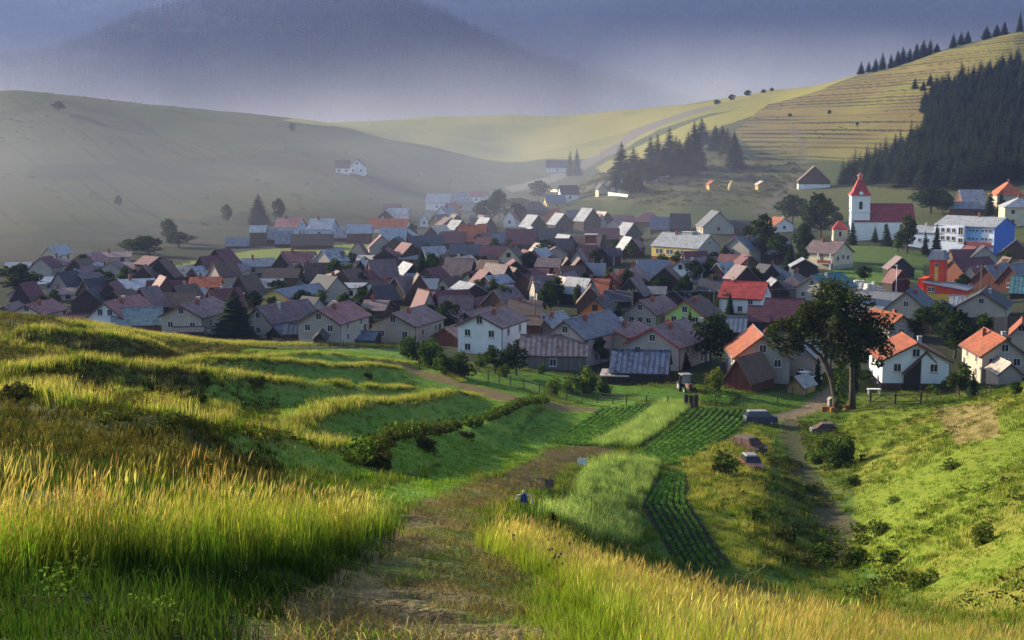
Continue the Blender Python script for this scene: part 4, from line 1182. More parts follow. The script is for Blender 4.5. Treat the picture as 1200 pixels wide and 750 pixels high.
MID = """
58 308 15 10 19 9 30 g cr wb 1c1 | cream gable with pale blue roof highest at far left
95 317 24 10 19 10 28 g pe pr 1c1 | peach gable house with pink roof right of the pale blue roof
66 318 36 7 17 9 4 h bg pu 1c1 | mauve hip roofed house left of the peach gable
106 329 34 7 16 9 2 s bg wb 2 | long pale blue sheet roof below the peach gable
58 338 22 6 14 8 4 s bg wb 1 | pale blue roofed shed right of the round tree
97 352 14 10 20 10 34 g wh gg 1 | white gable with grey green roof above the left slope
124 350 22 9 19 8 14 s tn br 2c1 | tan house with brown roof left of the long white blue roof
134 308 36 7 13 8 2 s bg mv 2c1 | low mauve roofed house on the left hill foot
20 322 26 7 15 8 8 s gr gs 1 | grey roofed shed hidden behind the round tree
150 322 28 7 15 9 4 s pk mv 2 | pinkish low house between the hedge and the pale blue roof
22 352 24 8 15 8 16 g pk mv 1c1 | pink gable below the round tree
72 352 30 7 15 8 6 s bg pu 2c1 | purple grey roof above the faded red roof at left
163 347 40 8 21 11 -6 s cr wb 2c1 | house with long glaring white blue sheet roof at left
196 349 36 9 20 9 6 s pe br 3c1 | peach walled house with broad brown roof right of the white blue roof
240 345 34 9 21 9 4 s tn ob 2c1 | orange brown roofed house left of the yellow long house
206 366 34 10 22 12 28 g gr gs 1 | slate grey barn roof behind the beige house with parked cars
263 360 38 10 20 10 8 s gr pg 2c1 | pale grey roofed house right of the slate grey barn
208 330 16 8 17 8 30 g rb tp 1 | brick gable with tan roof slope on the meadow edge
226 330 14 8 17 8 30 g rb wb 1 | brick gable with bluish white roof slope on the meadow edge
253 326 18 6 13 6 8 g dw dk 1 | tiny dark gable with a white window under the meadow strip
272 328 22 9 19 9 14 h gr pu 1c1 | mauve hip roof in line with the meadow strip
306 320 36 8 18 10 -10 s gr bp 2c1 | slate blue roofed house beside the meadow strip
345 316 36 10 22 9 14 s wh mr 2c1 | maroon roofed house with white right gable below the meadow strip
323 331 14 9 14 9 30 g wh pu 1 | white little gable left of the brown gable pair
337 332 22 10 20 9 20 g rb br 1 | brown gable between the two white gables
353 333 18 10 26 9 24 g pk mv 1c1 | pale pink gable right of the brown gable
305 350 46 13 24 10 6 s ye bp 4c1 | long yellow house with grey sheet roof
322 361 32 14 22 16 38 g ye bp 1c0 | yellow gable house with blue grey roof in front of the long yellow house
382 345 16 13 21 9 24 g pe pu 1c1 | peach gable right of the yellow houses
385 352 20 8 19 6 10 s rb br - shed | brown sheet shed beneath the peach gable
411 350 32 13 19 8 8 s wh gs 1 | low white building with grey roof between two gables
421 341 22 10 21 10 28 g ye mr 1c1 | yellow gable with dark maroon roof left of the white gable
434 354 20 14 24 13 38 g wh br 1c1 | white gable with long brown roof and white side wall
463 357 30 8 20 9 10 s dw pu 2 | dark low barn right of the white gable
350 345 18 8 16 7 10 g gr sl 1 | grey hut behind the yellow gable
358 372 32 8 21 8 -6 s gr gs 1 | grey roofed barn behind the pink roofed grey house
342 384 20 8 18 8 20 g rb ob 1 | rusty red roof behind the dark blue sheds
395 372 26 8 19 9 16 s gr sl 1 | slate roof over the pink roofed grey house's right shoulder
436 372 26 9 21 9 14 s bw pu 1c1 | purple brown roof left of the beige two window house
498 368 26 8 19 10 26 g pk pr 1c1 | pink roofed gable right of the beige two window house
466 312 44 9 16 8 2 s rb pg 4 | long low building with white grey roof and dark windows
432 313 26 8 14 8 6 s pe tp 1 | peach low house with tan roof left of the long white grey roof
484 329 20 9 20 8 -16 g dw gs+dk 0 | dark gable with pale left slope below the white grey roof
518 329 24 8 17 8 -8 s gr pg 1 | pale sheet roofed barn left of the cream maroon roofed house
519 345 16 9 19 8 26 g cr br 1 | tan gable below the pale sheet roof
527 317 14 8 15 10 34 g wh tp 1c1 | white gable with spotted pale roof above the pale sheet roof
497 346 26 8 20 9 8 s gr bm 1 | blue sheet roofed barn left of the tan gable
482 339 22 8 19 9 14 s gr bm 1 | second blue sheet roof beside the white gable house
506 364 38 8 22 10 6 s bw pu 2c1 | mauve brown long roof in the middle of the left rows
520 374 34 8 20 10 4 h gr sl 1c1 | slate blue hip roof above the mauve annexes
537 369 14 10 17 11 34 g ye mr 1c1 | small yellow gable with maroon roof above the tall white house
545 352 18 9 18 9 22 g gr sl 1 | grey plaster gable below the cream maroon roofed house
552 340 24 12 23 13 36 g cr mr 1/1c2 | cream gable with large maroon roof in mid village
596 322 30 17 35 11 6 g cr ob+br 1/2c1 | cream house with orange verge and three windows in mid village
585 353 36 8 20 10 -6 s gr sl 2 | slate blue barn roof below the cream house with orange verge
612 377 36 9 26 10 8 s bg br 1c2 | brown tile roofed house with twin tall chimneys
622 336 36 10 22 9 6 s bl mr 2 | maroon roof over a blue wall below the cream house
654 345 30 9 24 9 22 g dw pu 0 | mauve barn roof beside the tall poplar like tree
667 352 30 9 27 9 -30 g rb tp+pu 0 | mauve gable behind the poplar like tree
694 352 30 8 26 9 10 s rb ob 1c1 | rusty red broad roof left of the orange walled house
697 384 37 17 34 10 10 g og dk 1/2c1 | orange walled house with black roof
672 334 34 8 20 9 -8 s bw mr 1 | maroon roof in the centre of the village left of the blue roof
696 330 22 8 22 8 4 s gr bm 1 | blue roofed house below the white hose tower
714 338 24 8 18 9 20 g rb ob 1c1 | orange red gabled roof below the dormer house
712 311 20 8 21 9 10 s wh pu 2c1 | mauve roofed house with white dormers right of the hose tower
738 338 36 8 28 11 12 h bw mv 1c1 | large mauve hip roof left of the dark blue roof
768 332 34 9 28 12 -6 s wh bm 2 | dark blue sheet roof joined to the white gable
797 332 30 14 27 13 26 g wh pu 1/2c1 | white gable with mauve roof below the yellow school
760 352 36 8 17 8 4 s bw sl 1 | dark slate roofed shed row below the white gable
722 360 30 8 20 8 8 s dw dk 0c1 | black roofed barn behind the grey three window house
788 360 32 8 20 9 14 g dw dk 1 | dark timber gable behind the lime green house
836 350 38 9 24 10 10 s bw dk 1c1 | blackish roof left of the bright red roof
846 336 30 8 18 9 4 h bw mr 1c2 | maroon hip roof right of the white gable
872 336 34 8 24 10 6 h gr sl 1c1 | slate hip roof above the bright red roof
903 334 38 8 24 10 6 h gr sl 1c1 | second slate hip roof left of the purple hip
707 396 14 10 20 7 26 g wh pg 1 | little white house right of the patchy tin roof
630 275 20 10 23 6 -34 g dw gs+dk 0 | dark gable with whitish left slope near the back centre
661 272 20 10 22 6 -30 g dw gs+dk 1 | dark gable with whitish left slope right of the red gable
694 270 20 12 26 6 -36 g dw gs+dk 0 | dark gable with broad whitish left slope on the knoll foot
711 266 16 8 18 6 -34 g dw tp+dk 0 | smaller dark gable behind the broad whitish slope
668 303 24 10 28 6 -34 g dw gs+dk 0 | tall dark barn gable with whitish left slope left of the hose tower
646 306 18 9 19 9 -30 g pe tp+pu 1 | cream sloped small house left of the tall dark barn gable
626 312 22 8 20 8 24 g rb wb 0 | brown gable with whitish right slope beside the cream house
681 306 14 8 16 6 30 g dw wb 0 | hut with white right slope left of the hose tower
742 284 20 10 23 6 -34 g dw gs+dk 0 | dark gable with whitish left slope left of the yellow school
740 302 20 10 24 6 -20 g dw pg 0 | narrow pale edged gable below the dark gable near the school
645 264 14 8 19 9 20 g og ob 1 | red orange gable at the village back centre
593 292 32 6 18 8 2 s dw bm 0 | plain blue sheet roof above the cream house with orange verge
597 266 14 10 20 8 14 g wh pr 1c1 | white house with pink top near the back of the village
552 291 30 9 28 10 8 s rb ob 0c1 | broad red barn roof at the village centre back
530 292 26 8 21 9 4 s dw mr 0 | dark maroon roof left of the broad red barn
545 306 34 8 20 9 2 s dw nv 0 | black blue barn row below the broad red barn
500 298 36 8 22 9 2 s dw nv 0 | black barn roof left of the black blue row
577 308 28 9 20 8 6 s rb mr 0 | maroon roof left of the cream house with orange verge
610 294 34 9 26 9 4 s dw mr 0 | dark maroon barn behind the plain blue sheet roof
640 288 32 8 21 9 4 s dw dk 0 | black barn roof in front of the red orange gable
706 288 36 9 21 9 2 s dw mr 0 | dark maroon long roof right of the hose tower
560 268 20 6 16 8 6 s wh bm 1 | pale blue roofed house with white wall at the back
541 275 16 7 17 6 -34 g dw gs+dk 0 | dark gable with whitish left slope near the broad red barn
506 282 18 7 17 9 30 g dw tp 0 | pale sloped gable behind the black barn roof
497 266 10 8 18 8 20 g wh tp 1 | narrow white gable left of the blue white gable
517 266 18 12 24 11 22 g wh bp+gs 1c1 if
574 274 16 7 19 6 -34 g dw gs+dk 0 | dark gable with whitish left slope right of the pale blue roof
460 299 30 16 32 8 6 s dw wb 0 barn | dark timber barn with white sheet roof left of the conifers
453 274 44 7 18 9 14 s wh ob 1c1 | long rusty red roof with white right gable
421 285 28 12 22 8 4 s rw wb 0 barn | reddish timber barn with bluish white roof in the barn row
400 283 18 5 17 7 2 s dw gs 0 shed | blue grey sheet shed in the barn row
374 280 26 12 24 9 18 s bl wb 1c1 | white roofed house with bluish right gable in the barn row
366 292 48 5 18 8 2 s rw br 0 barn | long dark brown barn roof in front of the barn row
333 290 20 5 20 8 2 s dw bp 0 shed | blue sheet shed with steep front in the barn row
317 285 16 5 17 7 2 s dw bp 0 shed | narrow blue sheet shed left of the steep one
335 279 26 13 24 9 22 s bl pr 1c1 | pink roofed house with pale right gable in the barn row
302 288 18 16 24 8 4 s bw wb 0 barn | brown timber barn with small white roof in the barn row
278 291 26 3 13 7 2 s dw bp 0 shed | leftmost low blue grey shed of the barn row
452 262 22 6 16 8 14 g dw gs 1 | slate gable behind the long rusty red roof
466 258 22 7 14 8 6 s wh wb 1 | whitish roofed house above the long rusty red roof
459 250 20 5 11 8 4 s rb mr 1 | maroon roof at the left back edge of the village
512 247 26 10 20 9 14 s wh wb 1c1 | pale roofed house at the meadow edge of the village
540 247 26 9 23 9 6 h gr gs 1c1 | steep slate hip roof at the meadow edge of the village
524 258 14 9 20 8 26 g rb ob 1 | red gable below the steep slate hip roof
558 238 18 8 14 8 16 s wh mr 1 | little white house with maroon roof alone at the meadow edge
626 254 26 8 18 8 10 h dw dk 1 | black hip roof among the trees at the back
652 244 22 7 16 9 -10 s tn bm 1 | tan gable with slate blue roof under the knoll
668 236 20 9 19 8 -12 s wh dk 1 | dark roofed house highest under the knoll
678 262 28 7 16 8 2 s dw sl 0 | long slate roof behind the whitish slopes
774 272 24 4 18 7 2 s bw bm 0 barn | clear blue sheet roof behind the yellow school
796 272 22 5 22 8 4 s dw dk 0 barn | black barn right of the clear blue sheet roof
757 266 30 6 17 9 10 h bw mr 0 | maroon hip roof left of the clear blue sheet roof
727 266 30 7 14 8 2 s bl mr 1 | long blue grey wall with maroon roof below the knoll
842 274 36 9 26 10 -14 g gr sl 1c1 | slate gable right of the yellow school roof
866 274 24 8 16 8 2 s bw dk 0 | black roof beside the slate gable
878 300 44 12 24 9 2 s rb mr 0 barn | dark red long barn beside the school annex
905 270 10 6 13 6 24 g dw bp 0 | blue slope hut among the dark trees
919 272 20 9 17 7 -30 g wh og 1c1 | white house with glowing orange roof among the dark trees
952 270 14 6 12 7 10 g gr pg 1 | pale hut among the trees left of the church
1142 243 26 6 21 8 -20 s rw pg 0 barn | dark barn with a tilted pale roof behind the blue school
1132 252 38 8 16 8 2 s rw bp 2 | low red brown building behind the blue school
1184 243 30 14 30 11 -14 h bg ob 2c1 | beige house with orange hip roof at the right edge on the hill foot
1196 265 36 22 34 10 -12 h cr pg 2/2c1 | tall cream house with pale hip roof at the right edge
954 221 36 9 26 10 -4 g bw br 2 pl=wh,1.8 | chalet with broad brown gable on the hillside above the church
653 202 26 6 14 9 4 s wh dk 1 | grey roofed farmhouse in front of the spruce pair on the meadow
419 236 17 10 18 9 8 g wh br 1/2c1 | lone white gabled house on the left hillside
402 237 16 7 16 8 0 s wh br 2 | white side wing of the lone house on the left hillside
"""
MID = MID.replace('c1 if', 'c1 | blue white gable standing tall at the back left')
H1 = parse_houses(NEAR, True, 'houses and sheds at the near edge of the village')
H2 = parse_houses(MID, False, 'houses and barns filling the village')
# ------------------------------------------------------------------ the larger buildings
def sitebase(cx, yb, yaw):
    p, ppm = spot(cx, yb)
    return p, ppm, -(R(yaw) + math.atan2(p.x, p.y))

# yellow school
p, ppm, rz = sitebase(790, 309, 36)
house.right = True
ys = house(p, 54 / ppm / math.cos(R(36)), 10.5, 20 / ppm, 34 / ppm, 's', 'ye', 'pg', rz, 'long bright yellow school with pale sheet roof and paired windows', 'school', 'school', (), 2, True, over=.35, plinth=('rb', 1.7))
L_ = 54 / ppm / math.cos(R(36))
for k in range(4):
    for dx in (-.62, .62): window(ys, -L_ / 2 + L_ * (k + .75) / 4.4 + dx, -.003, 2.5, 1.0, 1.35)
b = MB(); b.box(L_ / 2 + .005, L_ / 2 + .05, 0, 10.5, -2, 20 / ppm); b.prism([(0, 20 / ppm), (10.5, 20 / ppm), (5.25, 34 / ppm - .5)], L_ / 2 + .005, L_ / 2 + .05, 'x')
b.build('gable_wall', wall_mat('gr'), ys, label='grey plastered gable wall')  # shaded end of the yellow school, its shade painted as grey
window(ys, L_ / 2 + .055, 5.25, 5.2, 1.0, 1.2, R(90))
b = MB(); b.box(-1.6, 1.6, -.9, .9, -1, .9); b.box(-1.8, 1.8, -1.1, 1.1, .9, 1.05); b.build('roof_hatch', M_CONC, ys, loc=(.8, 5.6, 34 / ppm - .4))
p, ppm, rz = sitebase(862, 308, 36)
house(p, 9, 12, 4.0, 7.2, 'g', 'gr', 'bm', rz, 'blue sheet roofed annex against the grey gable of the yellow school', 'building', 'school_annex', (), 1, False)

# house in front of the church
p, ppm, rz = sitebase(959, 315, 33)
wv_ = 34 / ppm / math.cos(R(33))
hc = house(p, wv_, 9.2, 4.3, 7.0, 's', 'cr', 'pu', rz, 'cream house with balcony and grey roof below the church', 'house', 'house', (), 2, True, plinth=('gr', 1.2))
b = MB(); b.box(.3, wv_ / 2 - .15, -1.2, -.02, 1.5, 1.68); b.build('balcony_slab', M_CONC, hc)
b = MB(); b.box(.3, wv_ / 2 - .15, -1.2, -1.12, 1.7, 2.5); b.build('balcony_rail', wall_mat('rb'), hc)
b = MB(); b.box(wv_ / 2 - .45, wv_ / 2 - .2, -1.15, -.9, -1, 4.2); b.build('post', wall_mat('wh'), hc)
b = MB(); b.box(.3, .55, -1.15, -.9, -1, 4.2); b.build('post', wall_mat('wh'), hc)
for y_, z_ in ((2.0, 2.3), (4.6, 2.6), (6.9, 2.3)): window(hc, wv_ / 2 + .003, y_, z_, 1.2, 1.2, R(90))
window(hc, .9, -.003, 2.0, .9, 2.0)

# church
p, ppm, rz = sitebase(1036, 281, -9)
Wn, Dn, hn, rn = 68 / ppm, 10.0, 23 / ppm, 42 / ppm
ch = thing('church', 'white church with dark red roofs and pointed tower', 'church', p, rz)
hw = Wn / 2
M_CH = mat_noise('church_plaster', (.74, .72, .68), scale=.4, var=.08, fine=8)
M_CR = roof_mat('rd'); M_CR2 = mat_tile('church_tiles', (.24, .04, .045), old=.1)
b = MB(); b.prism([(0, -2), (Dn, -2), (Dn, hn), (Dn / 2, rn - .2), (0, hn)], -hw, hw, 'x'); b.box(-hw + 7, hw - 2, -.35, 0, -2, hn - .8)
b.build('wall', M_CH, ch)
s_ = (rn - hn) / (Dn / 2)
slab_roof([(0, [(-hw - .3, -.5, hn - .5 * s_), (hw + .3, -.5, hn - .5 * s_), (hw + .3, Dn / 2, rn), (-hw - .3, Dn / 2, rn)]),
           (0, [(hw + .3, Dn + .5, hn - .5 * s_), (-hw - .3, Dn + .5, hn - .5 * s_), (-hw - .3, Dn / 2, rn), (hw + .3, Dn / 2, rn)])], .18, [M_CR2]).build('roof', M_CR2, ch)
def arch_window(par, x, y, z, w, h, rot):
    pr = [(-w / 2, 0), (w / 2, 0), (w / 2, h - w / 2)] + [(w / 2 * math.cos(a), h - w / 2 + w / 2 * math.sin(a)) for a in np.linspace(0.3, 2.84, 6)] + [(-w / 2, h - w / 2)]
    b = MB(); b.prism(pr, -.06, .02); o = b.build('window', M_FRAMED, par, loc=(x, y, z), rz=rot)
    b = MB(); b.prism([(q * .8, r * .9 + .06) for q, r in pr], -.08, 0); b.build('pane', M_GLASS, o)
for x_ in (-hw + 9.5, -hw + 14.2): arch_window(ch, x_, -.36, 2.4, 1.0, 2.6, 0)
tw = 5.7; th_ = 52 / ppm; tx, ty = -hw + 1.6, Dn / 2 - 2.2
b = MB(); b.box(tx - tw / 2, tx + tw / 2, ty - tw / 2, ty + tw / 2, -2, th_); tower = b.build('tower', M_CH, ch)
b = MB()
for z_ in (8.6, th_ - .35): b.box(tx - tw / 2 - .2, tx + tw / 2 + .2, ty - tw / 2 - .2, ty + tw / 2 + .2, z_, z_ + .35)
b.build('cornice', M_CH, tower)
arch_window(tower, tx, ty - tw / 2 - .02, th_ - 4.4, 1.1, 2.5, 0); arch_window(tower, tx - tw / 2 - .02, ty, th_ - 4.4, 1.1, 2.5, R(-90))
b = MB(); sp_h = 24 / ppm
def pyr(b, cx, cy_, levels):
    vs = [];
    for r_, z_ in levels: vs += [(cx - r_, cy_ - r_, z_), (cx + r_, cy_ - r_, z_), (cx + r_, cy_ + r_, z_), (cx - r_, cy_ + r_, z_)]
    fs = [(3, 2, 1, 0)]
    for i in range(len(levels) - 1):
        for k in range(4): a, c = i * 4 + k, i * 4 + (k + 1) % 4; fs.append((a, c, c + 4, a + 4))
    n = len(levels) - 1; fs.append((n * 4, n * 4 + 1, n * 4 + 2, n * 4 + 3)); b.add(vs, fs)
pyr(b, tx, ty, [(tw / 2 + .5, th_ - .1), (tw / 2 - .5, th_ + 1.2), (.75, th_ + sp_h - 1.6)]); spire = b.build('spire', M_CR, ch)
b = MB(); pyr(b, tx, ty, [(.62, th_ + sp_h - 1.62), (.62, th_ + sp_h - .6), (.95, th_ + sp_h - .55), (.15, th_ + sp_h + .5)]); b.build('lantern', mat_noise('pale_red_sheet', (.5, .17, .13)), spire)
b = MB(); b.tube([(tx, ty, th_ + sp_h + .4), (tx, ty, th_ + sp_h + 1.7)], .06, 5); b.box(tx - .35, tx + .35, ty - .04, ty + .04, th_ + sp_h + 1.1, th_ + sp_h + 1.22); b.build('cross', M_IRON, spire)
b = MB(); b.tube([(tx, ty - tw / 2 - .3, th_ + .55), (tx, ty - tw / 2 - .05, th_ + .55)], .62, 14); b.build('clock', M_CH, tower)
po = thing('porch_chapel', 'small cream chapel with red hip roof at the foot of the church tower', 'chapel', p + Matrix.Rotation(rz, 3, 'Z') @ Vector((-hw - 4.2, 2.2, 0)), rz)
b = MB(); b.box(-2.1, 2.1, 0, 4.2, -2, 3.0); b.build('wall', wall_mat('cr'), po)
b = MB(); pyr(b, 0, 2.1, [(2.5, 2.95), (1.6, 4.2), (.4, 5.6)]); b.build('roof', M_CR, po)
arch_window(po, 0, -.03, .8, .8, 1.6, 0)

# blue and white school
p, ppm, rz = sitebase(1131, 299, 27)
L_ = 62 / ppm / math.cos(R(27)); Ds = 13.0; he = 35 / ppm; hr = he + 2.4; hw = L_ / 2
M_PW = mat_noise('school_white', (.66, .70, .80), scale=.4, var=.06); M_BL = mat_noise('school_blue', (.07, .16, .50), scale=.4, var=.1); M_LB = mat_noise('school_light_blue', (.22, .46, .74), scale=.4, var=.06)
M_RAIL = mat_noise('school_maroon', (.20, .05, .06)); M_PR = roof_mat('pg')
sch = thing('school', 'two storey school with vivid blue gable end and pale roof', 'school', p, rz)
b = MB(); b.box(-hw, hw, 0, Ds, -2, he); b.build('wall', M_PW, sch)
b = MB(); b.box(-hw - .6, .2, -1.6, -.005, -2, he - .05); b.build('front_wing', M_PW, sch)
b = MB(); b.box(hw + .004, hw + .08, 0, Ds, -2, he); b.prism([(0, he), (Ds, he), (Ds / 2, hr - .15)], hw + .004, hw + .08, 'x'); b.build('gable_wall', M_BL, sch, label='vivid blue gable wall')
b = MB(); b.box(.21, hw * .55, -.06, -.004, he * .5, he - .3); b.build('blue_panel', M_LB, sch)
b = MB(); b.box(.21, hw, -1.4, -.07, he * .36, he * .36 + .2); b.box(.21, hw, -1.4, -1.3, he * .36 + .2, he * .36 + 1.1); b.build('balcony', M_RAIL, sch)
b = MB(); b.prism([(.6, he * .36 - .9), (.6, he * .36 - .2), (5.2, -.4), (5.2, -1.1)], -2.0, -1.5); b.build('stair_wall', M_RAIL, sch)
s_ = (hr - he) / (Ds / 2)
slab_roof([(0, [(-hw - .9, -1.9, he - .5 * s_), (hw + .5, -.5, he - .5 * s_), (hw + .5, Ds / 2, hr + .05), (-hw - .9, Ds / 2, hr + .05)]),
           (0, [(hw + .5, Ds + .5, he - .5 * s_), (-hw - .9, Ds + .5, he - .5 * s_), (-hw - .9, Ds / 2, hr + .05), (hw + .5, Ds / 2, hr + .05)])], .16, [M_PR], {0: .9}).build('roof', M_PR, sch)
link('chimney', ME_CHIM, sch, (1.0, Ds * .45, hr))
for r_ in (.48, .75):
    for k in range(4): window(sch, -hw + .4 + k * 1.75, -1.605, he * r_, 1.15, 1.3)
for z_, h_ in ((he * .42, 1.4), (he * .68, 2.4)): window(sch, -.9, -1.605, z_, 1.5, h_)
for k in range(6): window(sch, 1.2 + k * 1.15 + (k > 2) * .6, -.064, he * .8, .75, .7); window(sch, 1.2 + k * 1.15 + (k > 2) * .6, -.064, he * .53, .75, .7)
for x_ in (3.8, 5.6): window(sch, x_, -.01, 1.2, .9, .9)
window(sch, hw + .085, Ds * .45, .2, .9, 1.9, R(90)); window(sch, hw + .085, Ds * .25, .6, .9, 1.1, R(90))
p, ppm, rz = sitebase(1082, 291, 27)
house(p, 38 / ppm / math.cos(R(27)), 11, 19 / ppm, 25 / ppm, 's', 'bl', 'pg', rz, 'low white annex joined to the left of the blue gabled school', 'building', 'school_wing', (4,), 1, True)

# fire station
p, ppm, rz = sitebase(1106, 353, 14)
fs = thing('fire_station', 'red and yellow fire station with square tower', 'fire station', p, rz)
M_RED = wall_mat('rd'); M_YEL = mat_noise('yellow_plaster', (.62, .38, .07), scale=.5, var=.1); M_SL = roof_mat('bp')
b = MB(); b.box(-4.6, 4.6, 0, 7, -2, 1.55); b.box(-6.2, -4.62, 1.5, 7, -2, 2.3); b.build('plinth', M_YEL, fs)
b = MB(); b.prism([(-4.6, 1.56), (4.6, 1.56), (4.6, 2.6), (-4.6, 3.9)], .02, 6.98); b.build('wall', M_RED, fs)
b = MB(); b.box(-6.2, -4.62, 1.5, 7, 2.31, 4.6); b.build('side_block', M_RED, fs)
slab_roof([(0, [(-5.0, -.4, 4.05), (-5.0, 7.3, 4.25), (5.0, 7.3, 2.85), (5.0, -.4, 2.65)])], .15, [M_SL]).build('roof', M_SL, fs)
b = MB(); b.box(-4.5, -1.4, 4.3, 7.4, 0, 8.7); tower = b.build('tower', M_RED, fs)
b = MB(); b.box(-3.35, -2.55, 4.27, 4.298, 3.6, 7.4); b.build('yellow_stripe', M_YEL, tower)
window(tower, -2.95, 4.26, 7.0, .7, 1.0)
b = MB(); b.add([(-5.0, 3.8, 8.65), (-.9, 3.8, 8.65), (-.9, 7.9, 8.65), (-5.0, 7.9, 8.65), (-4.2, 4.6, 10.7), (-1.7, 4.6, 10.7), (-1.7, 7.1, 10.7), (-4.2, 7.1, 10.7)], [(3, 2, 1, 0), (4, 5, 6, 7), (0, 1, 5, 4), (1, 2, 6, 5), (2, 3, 7, 6), (3, 0, 4, 7)]); b.build('tower_roof', roof_mat('bm'), tower)
for x_ in (-3.2, -2.4): window(fs, x_, -.003, 1.9, .7, 1.1)

# white hose tower
p, ppm, rz = sitebase(692, 308, 4)
ht = thing('hose_tower', 'slim white concrete tower with dark red top in mid village', 'tower', p, rz)
b = MB(); b.box(-1.3, 1.3, 0, 2.6, -2, 5.4); b.build('shaft', mat_noise('white_concrete', (.6, .57, .53), scale=.8, var=.12), ht)
b = MB(); b.box(-1.55, 1.55, -.25, 2.85, 5.42, 7.7); b.build('top', wall_mat('rb'), ht)
b = MB(); b.box(-1.8, 1.8, -.5, 3.1, 7.72, 7.95); b.build('roof', M_CONC, ht)

# haystack huts on the meadow
for cx, yb, w, lab in ((836, 223, 2.3, 'small hut with red roof left of the haystack on the meadow'), (894, 223, 2.7, 'tan wooden hut on the meadow by the hillside lane')):
    p, ppm, rz = sitebase(cx, yb, -20)
    house(p, w * 1.6, 4, 2.6, 4.0, 'g', 'yw', 'og' if cx < 850 else 'tp', rz, lab, 'hut', 'hut', (), 0, False)
p, ppm, rz = sitebase(858, 223, 0)
b = MB(); n_ = 10
b.tube([(0, 0, -.3), (0, 0, .8), (.05, 0, 2.2), (0, 0, 3.4), (0, 0, 4.4)], [1.6, 2.0, 1.8, 1.1, .15], 12)
thing('haystack', 'tall narrow haystack between two meadow huts', 'haystack', p, 0, None, b.mesh('haystack', mat_noise('hay', (.36, .27, .12), scale=3, var=.3, bump=1.0), True))

# cemetery chapel, wall and graves on the knoll
p, ppm, rz = sitebase(706, 229, -18)
house(p, 3.6, 4.5, 3.0, 5.2, 'g', 'cr', 'dk', rz, 'tiny white chapel at the lower end of the cemetery', 'chapel', 'chapel', (), 0, False)
a_, c_ = ground(713, 229), ground(736, 231)
b = MB(); d_ = c_ - a_; b.box(0, d_.length, -.2, .2, -1, 1.3); b.box(-.1, d_.length + .1, -.3, .3, 1.3, 1.45)
thing('cemetery_wall', 'white wall below the gravestones', 'wall', a_, math.atan2(d_.y, d_.x), None, b.mesh('cemetery_wall', mat_noise('whitewash', (.66, .64, .6), var=.15)))
a_, c_ = ground(634, 222), ground(664, 224)
b = MB(); d_ = c_ - a_; b.box(0, d_.length, -.2, .2, -1, 1.5)
thing('garden_wall', 'long cream wall left of the dark roofed house under the knoll', 'wall', a_, math.atan2(d_.y, d_.x), None, b.mesh('garden_wall', mat_noise('cream_wash', (.6, .5, .34), var=.15)))
gv = []
for k, col in enumerate(((.34, .32, .30), (.22, .17, .15), (.42, .38, .33))):
    b = MB(); b.box(-.5, .5, -.9, .9, 0, .25); b.box(-.45, .45, .65, .9, .25, 1.3 + .2 * k); 
    if k == 2: b.box(-.07, .07, .72, .82, 1.5, 2.3); b.box(-.35, .35, .72, .82, 1.85, 1.98)
    gv.append(b.mesh('gravestone', mat_noise('grave_stone', col, var=.25, scale=1.0 + k)))
GR = [(690, 226), (702, 214), (725, 207), (762, 199), (785, 190), (806, 186), (800, 200), (780, 212), (756, 219), (738, 226), (716, 226)]
k = 0
for i in range(900):
    px, py = random.uniform(690, 806), random.uniform(184, 228)
    if not inpoly(np.array([px]), np.array([py]), GR)[0]: continue
    p = ground(px, py)
    o = thing('gravestone', 'pale gravestone among the rows of graves on the wooded knoll', 'gravestone', p, R(random.uniform(-25, 10)), 'gravestones on the knoll', gv[k % 3])
    o.scale = (1.0, 1.0, random.uniform(.8, 1.3))
    k += 1
    if k >= 150: break
